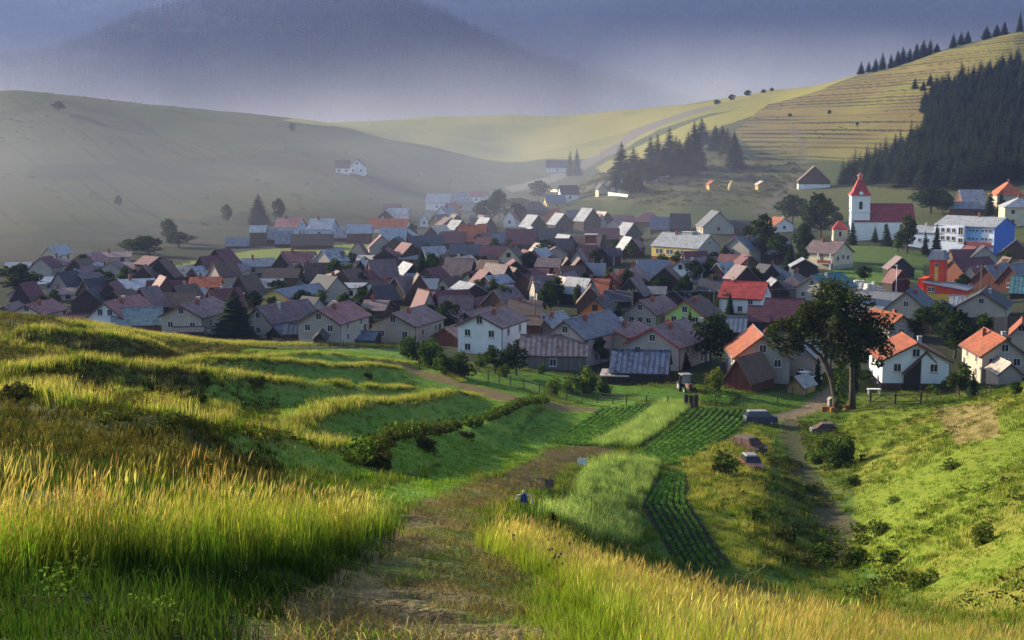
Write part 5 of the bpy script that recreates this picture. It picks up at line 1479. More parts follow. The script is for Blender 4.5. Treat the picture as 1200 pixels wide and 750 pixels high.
# ------------------------------------------------------------------ trees and bushes
M_BARK = mat_noise('bark', (.075, .055, .04), scale=2.0, var=.35, bump=.8)
M_NEEDLE = mat_leaf('spruce_needles', True, trans=0.2, tint=(.9, 1, .5), var=.3)
M_FOL = mat_leaf('foliage', True, trans=0.35, tint=(1, 1, .45), var=.25)
def spruce(h, rad, levels, per, c0, c1, seed, both=False):
    g = np.random.default_rng(seed); V, Fc, Cc = [], [], []
    c0, c1 = np.array(c0), np.array(c1)
    for l in range(levels):
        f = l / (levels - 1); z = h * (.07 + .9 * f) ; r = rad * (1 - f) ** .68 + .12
        n = max(4, int(per * (1 - f * .6)))
        for k in range(n):
            a = 6.283 * (k + g.uniform(-.35, .35)) / n + l * .7; rr_ = r * g.uniform(.65, 1.12); dz = -rr_ * g.uniform(.15, .45)
            d = np.array([math.cos(a), math.sin(a), 0]); w = np.array([-d[1], d[0], 0]); ww = rr_ * g.uniform(.36, .52)
            z0 = z + g.uniform(-.3, .3) * h / levels
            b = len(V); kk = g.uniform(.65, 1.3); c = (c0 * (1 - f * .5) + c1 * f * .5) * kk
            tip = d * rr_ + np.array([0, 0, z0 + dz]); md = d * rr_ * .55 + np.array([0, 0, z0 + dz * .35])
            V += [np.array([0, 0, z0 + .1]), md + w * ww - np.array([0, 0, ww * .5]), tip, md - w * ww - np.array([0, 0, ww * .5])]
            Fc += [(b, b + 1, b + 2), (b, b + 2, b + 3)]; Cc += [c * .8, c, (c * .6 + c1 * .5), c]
    b = len(V); V += [np.array([-.12, 0, h * .93]), np.array([.12, 0, h * .93]), np.array([0, 0, h])]; Fc.append((b, b + 1, b + 2)); Cc += [c1] * 3
    cm = mesh_from('crown', V, Fc, np.array(Cc), M_NEEDLE)
    b = MB(); b.tube([(0, 0, -.8), (0, 0, h * .5), (0, 0, h * .9)], [h * .018, h * .011, .03], 6); tm = b.mesh('trunk', M_BARK)
    if not both: return cm, tm
    # one mesh with the two materials, for trees in the distance
    V2 = [v.co.copy() for v in cm.vertices]; n0 = len(V2)
    me = bpy.data.meshes.new('spruce_tree')
    me.from_pydata(V2 + [v.co.copy() for v in tm.vertices], [], [tuple(p.vertices) for p in cm.polygons] + [tuple(i + n0 for i in p.vertices) for p in tm.polygons])
    c = me.color_attributes.new('Col', 'FLOAT_COLOR', 'POINT')
    c.data.foreach_set('color', np.concatenate([np.array(Cc), np.ones((len(Cc), 1))], 1).ravel().tolist() + [.05, .04, .03, 1] * len(tm.vertices))
    me.materials.append(M_NEEDLE); me.materials.append(M_BARK)
    me.polygons.foreach_set('material_index', [0] * len(cm.polygons) + [1] * len(tm.polygons))
    return me

def leaf_cloud(blobs, n, size, c0, c1, seed, mat=None, name='crown'):
    """leaves spread through overlapping clumps; blobs = (x, y, z, rx, rz)"""
    g = np.random.default_rng(seed)
    bl = np.array(blobs, float); vol = bl[:, 3] ** 2 * bl[:, 4]; w = vol ** .8; w /= w.sum()
    bi = g.choice(len(bl), n, p=w)
    d = g.normal(size=(n, 3)); d /= np.linalg.norm(d, axis=1)[:, None]
    r = g.uniform(.25, 1, n) ** .45
    tw = 1 + .22 * np.sin(d[:, 0] * 7 + bi) * np.sin(d[:, 2] * 6 + bi * 2)
    p = bl[bi, :3] + d * (r * tw)[:, None] * np.stack([bl[bi, 3], bl[bi, 3], bl[bi, 4]], 1)
    u = g.normal(size=(n, 3)); u[:, 2] *= .6; u /= np.linalg.norm(u, axis=1)[:, None]
    v = np.cross(u, g.normal(size=(n, 3))); v /= np.linalg.norm(v, axis=1)[:, None]
    s = size * g.uniform(.6, 1.4, n)[:, None]
    V = np.stack([p - u * s, p + v * s * .55, p + u * s, p - v * s * .55], 1).reshape(-1, 3)
    f = g.uniform(0, 1, n); bk = g.uniform(.7, 1.25, len(bl))[bi] * g.uniform(.75, 1.25, n)
    c = (np.array(c0)[None] * (1 - f[:, None]) + np.array(c1)[None] * f[:, None]) * bk[:, None]
    return mesh_from(name, V, np.arange(4 * n).reshape(n, 4), np.repeat(c, 4, 0), mat or M_FOL)

def decid(h, r, n, c0, c1, seed, size=.4, tall=False):
    g = np.random.default_rng(seed); bl = []
    m = 11
    for i in range(m):
        a = g.uniform(0, 6.283); f = i / (m - 1)
        zc = h * (.30 + .58 * f); k = math.sin(math.pi * (.18 + .74 * f)) 
        rad_ = r * (.55 * k if not tall else .3 * k); br = r * g.uniform(.38, .55) * (.6 + .4 * k)
        bl.append((math.cos(a) * rad_, math.sin(a) * rad_, zc, br, br * g.uniform(.7, 1.0) * (1.5 if tall else 1)))
    cm = leaf_cloud(bl, n, size, c0, c1, seed)
    b = MB(); b.tube([(0, 0, -.8), (.05 * r, 0, h * .25), (0, .03 * r, h * .5), (0, 0, h * .8)], [h * .03, h * .022, h * .014, .04], 7)
    for i in range(6):
        q = bl[1 + i]; b.tube([(0, 0, h * (.22 + .05 * i)), (q[0] * .6, q[1] * .6, q[2] * .92), (q[0], q[1], q[2])], [h * .013, h * .008, .02], 5)
    return cm, b.mesh('trunk', M_BARK)

DK0, DK1 = (.018, .032, .014), (.04, .06, .02)
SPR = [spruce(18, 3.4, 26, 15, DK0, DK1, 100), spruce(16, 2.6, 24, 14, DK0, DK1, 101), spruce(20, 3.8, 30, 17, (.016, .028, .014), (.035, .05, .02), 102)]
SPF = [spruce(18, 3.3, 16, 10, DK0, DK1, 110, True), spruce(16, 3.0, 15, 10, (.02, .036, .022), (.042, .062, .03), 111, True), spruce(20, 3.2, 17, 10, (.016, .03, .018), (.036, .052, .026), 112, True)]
DCD = [decid(10, 4.0, 1500, (.03, .055, .016), (.07, .105, .025), 120), decid(9, 3.6, 1400, (.035, .055, .018), (.085, .11, .03), 121), decid(12, 3.2, 1500, (.04, .07, .02), (.10, .14, .03), 122, tall=True), decid(10, 4.4, 1600, (.02, .035, .013), (.045, .07, .02), 123)]
SPR_H, SPF_H, DCD_H = (18, 16, 20), (18, 16, 20), (10, 9, 12, 10)
SPR_R, DCD_R = (3.4, 2.6, 3.8), (3.6, 3.2, 2.2, 4.0)

def tree(cx, yb, wpx, hpx, kind, label, group=None, dmin=5, last=False, dmax=2600):
    p = ground(cx, yb, first=not last, dmin=dmin, dmax=dmax); ppm = FPX / p.y
    conif = kind[0] == 's'; k = int(kind[1])
    cm, tm = (SPR if conif else DCD)[k]
    h0, r0 = (SPR_H[k], SPR_R[k]) if conif else (DCD_H[k], DCD_R[k])
    t = thing('spruce_tree' if conif else 'leafy_tree', label, 'tree', p, random.uniform(0, 6.283), group)
    link('crown', cm, t); link('trunk', tm, t)
    t.scale = (wpx / ppm / 2 / r0, wpx / ppm / 2 / r0, hpx / ppm / h0)
    return t

TREES = """
275 402 60 62 s2 V | broad dark spruce standing alone right of the parked white cars
25 347 42 40 d1 V | round pale tree at the far left village edge
426 392 26 34 d2 V | yellow green tree between the two mauve roofed gables
393 338 18 36 d2 V | yellowish poplar like tree right of the pale pink gable
408 335 14 26 d0 V | dark leafy tree left of the yellow maroon roofed gable
494 334 26 44 s1 V | dark spruce beside the long white grey roof
508 330 22 34 d3 V | dark round tree right of that spruce by the long white grey roof
577 352 12 26 d0 V | green tree beside the cream maroon roofed gable
645 368 22 40 d3 V | dark bushy tree behind the twin chimney house
652 358 16 36 d2 V | tall poplar like tree in mid village left of the mauve gable
677 362 10 30 d2 V | slim pale poplar right of the mauve gable
716 336 12 24 d1 V | small green tree between the dormer house and blue roof
724 384 20 36 s1 V | narrow dark spruce right of the orange walled house
808 392 16 34 s0 V | young spruce before the lime green house
833 430 40 62 d3 V | big dark leafy tree above the tractor
845 400 18 34 d0 V | leafy tree between lime green house and blue ribbed shed
855 368 14 28 s0 V | small spruce in front of the white house with bright red roof
800 432 24 30 s0 V | dense dark spruce at the corner of the mottled blue barn
580 438 24 32 d0 V | garden tree right of the tall white house
605 440 30 38 d3 V | dark garden tree left of the weathered barn
705 428 16 34 d0 V | small leafy tree against the cream house with split coloured roof
893 308 26 58 d3 V | dark rounded tree tallest in the clump left of the church
876 304 22 40 d3 V | dark tree at the left end of the clump near the school annex
912 310 26 36 d0 V | dark tree in front of the glowing orange roof
928 262 30 34 d3 V | dark tree above the glowing orange roof
962 280 36 54 d3 V | broad dark tree left of the church tower
940 306 26 44 d3 V | dark tree above the cream balcony house
976 266 20 26 d0 V | dark tree just left of the chapel roof
925 318 22 30 s1 V | dark spruce at the foot of the clump left of the balcony house
999 287 15 32 s1 V | spruce close against the church tower front
1025 284 12 20 s1 V | small spruce in front of the church nave
1039 288 18 28 s0 V | wider spruce in front of the church nave
1063 296 18 46 d2 V | yellow green tall tree at the right end of the church
1052 296 10 26 d2 V | slim yellow green tree left of the taller one by the church
1084 298 12 30 s1 V | narrow spruce before the low white school annex
1097 300 18 40 s0 V | tall pointed spruce at the left end of the blue gabled school
1090 250 34 32 d3 V | dark tree between church roof and school
1104 252 20 28 d3 V | dark tree just above the low school annex
1160 252 18 32 s0 V | dark spruce right of the tilted pale roof
1172 256 18 36 s1 V | dark spruce beside the tall cream house
1080 398 34 40 d0 V | leafy tree right of the small orange roofed house
1118 420 44 58 d3 V | broad dark tree between the two orange roofed houses
1100 392 26 40 d0 V | leafy tree before the dark plank fence
1152 398 18 32 d2 V | bright green tree before the dark plank fence
1124 466 28 44 d1 N | light green tree right of the dark brown timber barn
1140 466 18 36 s1 N | dark narrow bush tree left of the small grey shed
1162 430 22 40 d3 V | dark tree touching the salmon roofed house
1190 466 16 20 d0 N | green bush tree at the right edge below the salmon roofed house
958 452 12 46 s1 V | dark slim spruce behind the leaning trunk of the big tree
1000 476 16 60 d3 N | dark undergrowth tree directly behind the right trunk
265 263 14 24 d3 H | dark tree on the left hill foot left of the pair
303 262 32 36 s2 H | dark conifer tallest of the hill foot trees at left
326 262 16 30 d3 H | dark tree right of the tall hill foot conifer
196 284 18 28 d3 V | misty dark tree on the left hill foot
175 300 40 24 d3 V | wide misty clump tree above the meadow strip
210 290 30 18 d3 V | misty low tree beside the wide clump
150 296 26 16 d3 V | misty low tree left of the wide clump
140 243 12 14 d3 H | single small dark tree low on the left hill
68 131 18 12 d3 H | round bush tree on the left hill crest
343 156 8 12 d3 H | tiny tree on the shoulder of the left hill
585 258 20 36 d3 V | dark tree by the pink topped white house
570 262 24 28 d3 V | dark tree left of the pink topped white house
608 264 26 26 d3 V | dark tree right of the pink topped white house
631 234 22 24 d3 V | rounded dark tree below the road to the pass
585 238 10 22 d2 V | pale slim tree at the meadow edge
606 246 34 14 d3 V | low dark trees left of the black hip roof
640 306 20 26 d3 V | dark tree before the tall dark barn gable
655 300 24 20 d3 V | dark tree left of the tall dark barn gable
720 300 16 20 d0 V | tree right of the dormer house
548 338 12 20 d1 V | yellowish bush tree below the cream maroon gable
470 300 14 14 d3 V | dark tree beside the dark timber barn
612 420 18 26 d1 V | yellowish garden tree beside the red brown timber house
955 98 9 12 s0 C | leftmost spruce of the far ridge line
967 96 8 10 s1 C | second spruce of the far ridge line
980 94 10 10 s0 C | third spruce of the far ridge line
"""
# spruces on the knoll and on the right ridge, listed by foot
KN = [(668,206,11,30),(676,206,13,33),(728,212,22,46),(742,206,20,34),(752,214,24,30),(762,200,16,42),(770,203,18,47),(778,206,22,36),(784,198,20,50),(792,200,16,42),(796,206,18,44),(804,204,18,40),(806,198,16,46),(813,200,18,60),(822,170,18,32),(818,196,14,50),(838,176,14,30),(846,172,14,26),(852,180,16,30),(860,194,14,42),(862,186,12,26),(736,222,16,22),(722,222,12,18),(745,224,18,20),(866,198,14,16)]
RG = [(1009,86,9,15),(1018,82,8,12),(1026,80,9,14),(1034,76,10,18),(1044,74,9,14),(1052,72,10,16),(1058,70,12,18),(1066,68,11,15),(1074,66,10,18),(1082,64,12,20),(1090,62,9,18),(1098,60,8,10),(1117,56,9,18),(1126,53,10,16),(1134,51,9,15),(1156,46,12,16),(1168,43,11,15),(1177,41,9,16),(1195,36,8,24),(1072,104,8,14),(1082,106,7,12),(1090,100,9,15),(1098,104,8,15),(1106,110,8,12)]
RB = [(840,124,9,7),(858,119,9,8),(877,114,10,8),(895,110,8,5),(905,108,6,5),(972,135,6,6),(925,138,6,5),(1005,148,5,5)]
for ln in TREES.strip().splitlines():
    spec, label = [q.strip() for q in ln.split('|')]
    cx, yb, w, h, kind, zone = spec.split()
    if zone == 'V': tree(float(cx), float(yb), float(w) * (1.25 if kind[0] == 'd' else 1.0), float(h), kind, label, None, 190, True, 700)
    elif zone == 'N': tree(float(cx), float(yb), float(w), float(h), kind, label, None, 140, True, 400)
    else: tree(float(cx), float(yb), float(w), float(h), kind, label, None, 300, False, 2600)
def far_spruce(lst, label, group, wk=1.3):
    for i, (cx, yb, w, h) in enumerate(lst):
        p = ground(cx, yb, dmin=300)
        y_ = yb
        while p.y > 1500: y_ += 1.0; p = ground(cx, y_, dmin=300)
        h = h + max(0, y_ - yb) * .5; ppm = FPX / p.y; k = i % 3
        o = thing('spruce_tree', label, 'tree', p, random.uniform(0, 6.28), group)
        link('crown', SPR[k][0], o); link('trunk', SPR[k][1], o)
        s = w / ppm / 2 / SPR_R[k] * wk; o.scale = (s, s, h / ppm / SPR_H[k])
far_spruce(KN[:2], 'tall spruce of the pair beside the grey roofed farmhouse on the meadow', 'spruce pair by the farmhouse')
far_spruce(KN[2:], 'dark spruce in the grove on the cemetery knoll', 'spruces on the cemetery knoll', 1.9)
far_spruce(RG, 'dark spruce on the skyline of the right hill', 'spruces along the right ridge')
for cx, yb, w, h in RB:
    p = ground(cx, yb, dmin=300); ppm = FPX / p.y
    o = thing('bush', 'small dark bush on the slope of the right hill', 'bush', p, random.uniform(0, 6), 'bushes on the right hill', DCD[3][0])
    o.scale = (w / ppm / 8, w / ppm / 8, h / ppm / 9.5)
# the dense spruce wood on the right hillside
FOREST = [(978, 216), (1000, 205), (1030, 192), (1050, 182), (1072, 168), (1085, 148), (1080, 130), (1092, 112), (1112, 100), (1140, 92), (1215, 72), (1215, 205), (1150, 222), (1090, 222), (1040, 218)]
cnt, tries, taken = 0, 0, []
while cnt < 290 and tries < 20000:
    tries += 1
    px, py = random.uniform(975, 1215), random.uniform(72, 224)
    if not inpoly(np.array([px]), np.array([py]), FOREST)[0]: continue
    if any(abs(px - a) < 7 and abs(py - b_) < 3.2 for a, b_ in taken): continue
    taken.append((px, py))
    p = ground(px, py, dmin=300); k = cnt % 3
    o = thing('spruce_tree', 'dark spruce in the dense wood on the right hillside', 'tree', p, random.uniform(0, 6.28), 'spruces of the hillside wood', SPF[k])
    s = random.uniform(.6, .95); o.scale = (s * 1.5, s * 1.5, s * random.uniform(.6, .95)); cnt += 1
xs, ys = rand_in(poly(FOREST), .028)
sz = rng.uniform(.5, .8, len(xs)); scatter_obj('spruce_wood', on_ground(xs, ys), np.stack([sz * 1.6, sz * 1.6, sz * .8], 1), rng.uniform(0, 6, len(xs)), SPF)
for cx, yb, w, h in ((741, 214, 24, 16), (757, 216, 22, 22), (772, 210, 22, 18), (790, 206, 24, 22), (808, 202, 22, 24), (733, 226, 16, 12), (748, 226, 14, 12), (852, 184, 16, 18)):
    p = ground(cx, yb, dmin=300); ppm = FPX / p.y
    t = thing('leafy_tree', 'dark round topped tree filling the grove on the cemetery knoll', 'tree', p, random.uniform(0, 6), 'leafy trees in the knoll grove')
    link('crown', DCD[3][0], t); link('trunk', DCD[3][1], t); t.scale = (w / ppm / 7, w / ppm / 7, h / ppm / 9.5)
# far-off woods on the misty mountains
def wood(name, grid, n, seed, rows):
    g = np.random.default_rng(seed)
    h_, w_, _ = grid.shape
    i = g.uniform(rows[0], rows[1], n); j = g.uniform(20, w_ - 25, n)
    i0 = i.astype(int); j0 = j.astype(int); fi = (i - i0)[:, None]; fj = (j - j0)[:, None]
    p = (grid[i0, j0] * (1 - fi) + grid[i0 + 1, j0] * fi) * (1 - fj) + (grid[i0, j0 + 1] * (1 - fi) + grid[i0 + 1, j0 + 1] * fi) * fj
    s = g.uniform(.9, 1.7, n); p[:, 2] -= 1.5
    c = tuft_spruce
    scatter_obj(name, p, np.stack([s * 1.3, s * 1.3, s], 1), g.uniform(0, 6, n), c)
tuft_spruce = [spruce(17, 4.2, 5, 6, (.02, .03, .016), (.04, .05, .025), 130, True), spruce(19, 4.0, 5, 6, (.016, .026, .015), (.03, .042, .02), 131, True)]
wood('mountain_wood', MT1, 15000, 5, (2, 72)); wood('far_mountain_wood', MT2, 12000, 6, (8, 73))

# the big tree by the road
p = ground(985, 482); ppm = FPX / p.y
big = thing('leafy_tree', 'big wide crowned tree with two bare trunks beside the dirt road', 'tree', p)
def lp(x, y, dy=0.0): return ((x - 985) / ppm, dy, (482 - y) / ppm)
b = MB(); b.tube([lp(981, 486), lp(979, 468), lp(974, 445), lp(966, 425), lp(957, 413)], [.62, .45, .38, .33, .27], 9); b.tube([lp(957, 413), lp(945, 402, -.5), lp(930, 394, -1), lp(912, 390, -1.2)], [.26, .2, .13, .05], 7)
b.tube([lp(966, 425), lp(965, 400, .5), lp(960, 375, .8), lp(958, 358, .6)], [.24, .18, .12, .04], 6); b.build('trunk', M_BARK, big, True)
b = MB(); b.tube([lp(1001, 486, .8), lp(1000, 455, .8), lp(999, 425, .9), lp(994, 395, .8), lp(988, 360, .5)], [.52, .38, .32, .25, .08], 9)
for x_, y_, q in ((1012, 385, -1.5), (1022, 405, 1.5), (970, 375, -2), (1000, 350, 1)): b.tube([lp(998, 420, .9), lp((998 + x_) / 2, (420 + y_) / 2 - 6, q / 2), lp(x_, y_, q)], [.22, .14, .04], 6)
b.build('trunk', M_BARK, big, True)
BL = [(985,362,38),(915,382,15),(898,386,9),(908,400,12),(935,395,18),(948,372,20),(1028,400,17),(1008,374,30),(960,368,28),(940,378,23),(1018,402,22),(988,396,30),(1003,420,14),(962,392,20),(922,386,17),(905,393,11),(930,402,13),(917,410,8),(1024,386,16),(972,350,18),(1000,350,18),(1014,436,10),(945,362,14),(1026,420,9)]
g = np.random.default_rng(8)
blobs = []
for x_, y_, r_ in BL:
    for q in range(3):
        a = g.uniform(0, 6.28); blobs.append(((x_ - 985 + r_ * .45 * math.cos(a)) / ppm, g.uniform(-1, 1) * r_ * .9 / ppm, (482 - y_ + r_ * .45 * math.sin(a)) / ppm, r_ * .62 / ppm, r_ * .55 / ppm))
link('crown', leaf_cloud(blobs, 11000, .25, (.02, .03, .011), (.075, .085, .022), 9), big)
link('ivy', leaf_cloud([lp(982, 440, -.4) + (.9, 2.2), lp(984, 465, -.3) + (.8, 1.5)], 700, .2, (.06, .10, .02), (.11, .16, .03), 10, name='ivy'), big)

# bushes
def bush_mesh(seed, a, c):
    q = np.random.default_rng(seed); bl = []
    for k in range(9):
        t_ = q.uniform(0, 6.28); r_ = q.uniform(.1, 1.0); s_ = q.uniform(.28, .6) * (1.15 - .4 * r_)
        bl.append((math.cos(t_) * r_, math.sin(t_) * r_, q.uniform(.25, .95) * (1.1 - .45 * r_), s_, s_ * q.uniform(.7, 1.2)))
    return leaf_cloud(bl, 900, .11, a, c, seed, name='bush')
BSH = [[bush_mesh(140 + 5 * i + v_, a, c) for v_ in range(4)] for i, (a, c) in enumerate((((.03, .055, .014), (.08, .115, .025)), ((.06, .085, .02), (.14, .18, .035)), ((.04, .042, .02), (.085, .08, .03))))]
BUSH = """
486 424 34 32 0 | dark bush leftmost of the hedge before the tall white house
503 432 34 36 0 | dark bush second from left in the hedge before the tall white house
522 440 36 32 0 | dark bush third in the hedge before the tall white house
540 444 30 26 0 | low dark bush at the right end of the hedge before the tall white house
672 462 36 26 1 | light green bush below the weathered barn
690 462 34 30 1 | bigger light green bush below the weathered barn
648 466 24 20 1 | small green bush by the wire fence corner
710 466 20 18 0 | green bush beside the mottled blue barn
562 432 18 14 0 | low shrub right of the tall white house corner
590 444 22 14 1 | low shrub in front of the dark garden trees
634 440 10 14 0 | tiny shrub in the lawn left of the fence post
838 462 26 26 1 | pale leafy shrub right of the tractor
1094 464 22 12 1 | rounded yellow green shrub before the dark timber barn
1110 462 16 22 1 | upright light green shrub beside the dark timber barn
232 476 26 24 0 | dark lone bush standing on the left terraces
30 470 56 26 2 | brownish bush low on the left terraces
92 462 20 20 2 | small brownish bush on the left terraces above the broad one
88 390 20 12 0 | dark bush on the left crest below the red roofs
240 452 28 12 2 | flat bush right of the lone terrace bush
300 455 22 12 2 | flat bush on the middle terrace
306 449 18 9 0 | tiny dark shrub on the middle terrace
432 445 14 10 2 | small bush on the upper field bank
478 456 10 10 0 | tiny bush at the bend of the field path
438 549 44 26 2 | purple brown bush nearest the dug strip in the hedge bank
500 532 30 20 2 | purple brown bush in the middle of the hedge bank
494 524 12 16 0 | upright dark shrub rising from the hedge bank
548 516 24 14 2 | purple brown bush at the right end of the hedge bank
990 548 44 40 0 | large rounded bush throwing shade on the right slope
966 530 26 20 1 | pale weedy bush below the grey car wreck
955 545 24 18 1 | pale weedy bush left of the large rounded bush
1000 572 18 16 0 | small bush under the large rounded bush
850 560 40 34 0 | dark bush at the edge of the potato rows by the red car
886 614 26 24 0 | dark bush beside the lower potato rows
920 640 36 24 0 | dark bush in the shaded gully
962 660 40 26 0 | broad dark bush at the gully bottom
1000 668 36 30 0 | broad dark bush right of the gully bottom
1030 630 30 22 1 | light bush on the right slope above the gully
1050 590 24 9 1 | pale small bush in the middle of the right slope
1150 640 36 26 1 | light green bush low on the right slope
1120 550 30 10 1 | flat bush on the right slope
1052 660 34 16 0 | dark bush low at the gully edge
1080 690 44 26 1 | weedy bush above the bright foreground grass
648 620 16 22 2 | reddish dry bush beside the scarecrow bank
"""
for ln in BUSH.strip().splitlines():
    spec, label = [q.strip() for q in ln.split('|')]
    cx, yb, w, h, k = map(float, spec.split()); k = int(k)
    p = ground(cx, yb - 2); ppm = FPX / p.y
    o = thing('bush', label, 'bush', p - Vector((0, 0, .1)), random.uniform(0, 6.28), None, BSH[k][random.randrange(4)])
    o.scale = (w / ppm / 2.0, w / ppm / 2.0 * random.uniform(.8, 1.2), h / ppm / 1.2)

# each small thing is told apart by the named house it stands beside
NAMED = [(o.location.copy(), o['label']) for o in H1 + H2]
TAIL = {'the', 'a', 'of', 'with', 'and', 'in', 'at', 'by', 'to', 'from', 'behind', 'before', 'below', 'above', 'beside', 'left', 'right', 'two', 'its', 'standing', 'highest', 'long', 'large', 'dark', 'tall', 'big', 'near', 'mid', 'far', 'on', 'under', 'broad', 'yellow', 'white', 'faded', 'pale', 'small', 'three', 'one', 'blue', 'over', 'whitish', 'bright', 'orange', 'black', 'red', 'grey', 'mauve', 'brown', 'lime', 'cream', 'maroon', 'beige', 'slate', 'teal', 'wide', 'four', 'window', 'split', 'mottled', 'cut', 'seen', 'parked', 'edged', 'front', 'dormer', 'rusty', 'village'}
USED = {}
def beside(first, p):
    best = None
    for q, lb in sorted(NAMED, key=lambda a: (a[0] - p).length)[:12]:
        d = p - q
        rel = ('right of' if d.x > 0 else 'left of') if abs(d.x) > abs(d.y) else ('behind' if d.y > 0 else 'in front of')
        w = lb.split()[:16 - len((first + ' ' + rel + ' the').split())]
        if len(w) < len(lb.split()):
            while w and w[-1] in TAIL: w.pop()
        s = first + ' ' + rel + ' the ' + ' '.join(w)
        if len(w) > 2 and s not in USED: USED[s] = 1; return s
        best = best or s
    return best
# shrubs and small trees in the yards, and outbuildings wedged between the houses
YARD = [(20,372),(120,372),(280,385),(420,380),(520,396),(640,372),(760,372),(860,372),(930,352),(900,320),(1010,352),(1190,340),(1190,300),(1000,330),(900,300),(840,300),(700,262),(640,250),(560,262),(480,270),(430,305),(300,318),(150,320),(40,320)]
k = 0
while k < 120:
    px, py = random.uniform(20, 1190), random.uniform(250, 392)
    if not inpoly(np.array([px]), np.array([py]), YARD)[0]: continue
    p = ground(px, py, first=False, dmin=190, dmax=700); i = random.choice((0, 1, 3, 3))
    o = thing('yard_tree', beside('small tree', p), 'tree', p, random.uniform(0, 6), 'small trees in the village yards')
    link('crown', DCD[i][0], o); link('trunk', DCD[i][1], o)
    s = random.uniform(2.6, 5.0); o.scale = (s / 8, s / 8, s / 10 * random.uniform(.9, 1.3)); k += 1
k = 0
RN = dict(mr='maroon', dk='black', br='brown', gs='grey', pu='purplish', sl='slate', nv='navy')
RO = ['mr', 'br', 'br', 'gs', 'pu', 'mr', 'mr', 'dk', 'br', 'pu']
while k < 125:
    px, py = random.uniform(20, 1190), random.uniform(255, 388)
    if not inpoly(np.array([px]), np.array([py]), YARD)[0]: continue
    p = ground(px, py, first=False, dmin=190, dmax=700)
    house(p, random.uniform(4, 8), random.uniform(4, 7), random.uniform(2.0, 3.0), random.uniform(4.4, 6.4), random.choice('gsg'), random.choice(('dw', 'bw', 'dw', 'gr')), RO[k % 10], R(random.uniform(-50, 30)),
          beside(RN[RO[k % 10]] + ' roofed shed', p), 'shed', 'outbuilding', (), 0, False, 'outbuildings among the houses', over=.3); k += 1
# ------------------------------------------------------------------ cars, tractor, fences, posts, scarecrow
M_TYRE = mat_noise('tyre', (.02, .02, .02), var=.2); M_RIM = mat_noise('rim', (.3, .3, .3), rough=.4, var=.2, spec=.5)
M_LAMP = mat_noise('headlight', (.6, .6, .55), rough=.2, var=.1, spec=.6)
def paint(n, c, rough=.35, var=.1, sc_=1.0): return mat_noise(n, c, rough=rough, var=var, scale=sc_, spec=.5)
def car(px, py, mat, label, rz, Lc=4.0, Hc=1.45, Wc=1.65, roofmat=None, van=False, glass=None, group=None, sunk=0.0, dmin=5, last=False):
    p = ground(px, py, first=not last, dmin=dmin, dmax=700)
    t = thing('parked_car' if not sunk else 'car_wreck', label, 'car', p - Vector((0, 0, sunk)), rz, group)
    h = Lc / 2; zb = .28; zs = Hc * .62
    def lens(prof, w0, w1, z0, z1):
        b = MB(); n = len(prof)
        wd = lambda z: (w0 + (w1 - w0) * (z - z0) / (z1 - z0)) / 2
        vs = [(x, -wd(z), z) for x, z in prof] + [(x, wd(z), z) for x, z in prof]
        b.add(vs, [tuple(range(n)), tuple(range(2 * n - 1, n - 1, -1))] + [(i, i + n, (i + 1) % n + n, (i + 1) % n) for i in range(n)]); return b
    body = [(-h, zb + .1), (-h + .15, zb), (h - .15, zb), (h, zb + .15), (h - .03, zs - .12), (h - .95 if not van else h - .5, zs), (-h + .08, zs), (-h, zs - .1)]
    lens(body, Wc, Wc * .96, zb, zs).build('body', mat, t)
    a0, a1 = (-h + .12, h - 1.0) if not van else (-h + .06, h - .6)
    cab = [(a0, zs + .002), (a1, zs + .002), (a1 - .55, Hc - .09), (a0 + .3, Hc - .09)]
    lens(cab, Wc * .94, Wc * .74, zs, Hc).build('window', glass or M_GLASS, t)
    b = MB(); b.add([(a0 + .22, -Wc * .38, Hc - .088), (a1 - .5, -Wc * .38, Hc - .088), (a1 - .5, Wc * .38, Hc - .088), (a0 + .22, Wc * .38, Hc - .088), (a0 + .4, -Wc * .33, Hc), (a1 - .68, -Wc * .33, Hc), (a1 - .68, Wc * .33, Hc), (a0 + .4, Wc * .33, Hc)],
                  [(3, 2, 1, 0), (4, 5, 6, 7), (0, 1, 5, 4), (1, 2, 6, 5), (2, 3, 7, 6), (3, 0, 4, 7)]); b.build('roof', roofmat or mat, t)
    b = MB()
    for f in (.1, .5, .95):
        x0 = a0 + (a1 - a0) * f; x1 = (a0 + .3) + (a1 - .85 - a0) * f
        for s in (-1, 1): b.tube([(x0, s * Wc * .475, zs), (x1, s * Wc * .375, Hc - .08)], .035, 4)
    b.build('pillar', mat, t)
    for x_ in (-h + .75, h - .75):
        for s in (-1, 1):
            b = MB(); b.tube([(x_, s * (Wc / 2 - .2), .31), (x_, s * (Wc / 2 + .01), .31)], .31, 14); w = b.build('wheel', M_TYRE, t)
            b = MB(); b.tube([(x_, s * (Wc / 2 - .02), .31), (x_, s * (Wc / 2 + .025), .31)], .18, 10); b.build('rim', M_RIM, w)
    for s in (-1, 1):
        b = MB(); b.cbox(h + .0, s * Wc * .34, zs - .25, .06, .28, .16); b.build('headlight', M_LAMP, t)
    b = MB(); b.cbox(h, 0, zb + .12, .12, Wc * .96, .16); b.build('bumper', M_IRON, t); b = MB(); b.cbox(-h, 0, zb + .12, .12, Wc * .96, .16); b.build('bumper', M_IRON, t)
    return t
WHT = paint('white_car_paint', (.72, .72, .70))
for i, (x_, lb) in enumerate(((203, 'white parked car leftmost in the row at the field edge'), (217, 'white parked car second from left in the row at the field edge'), (230, 'white parked car third in the row at the field edge'), (243, 'white parked car rightmost in the row before the big spruce'))):
    car(x_, 399, WHT, lb, R(-70 - 8 * i), 3.9, 1.5, group='white cars parked at the field edge', dmin=190, last=True)
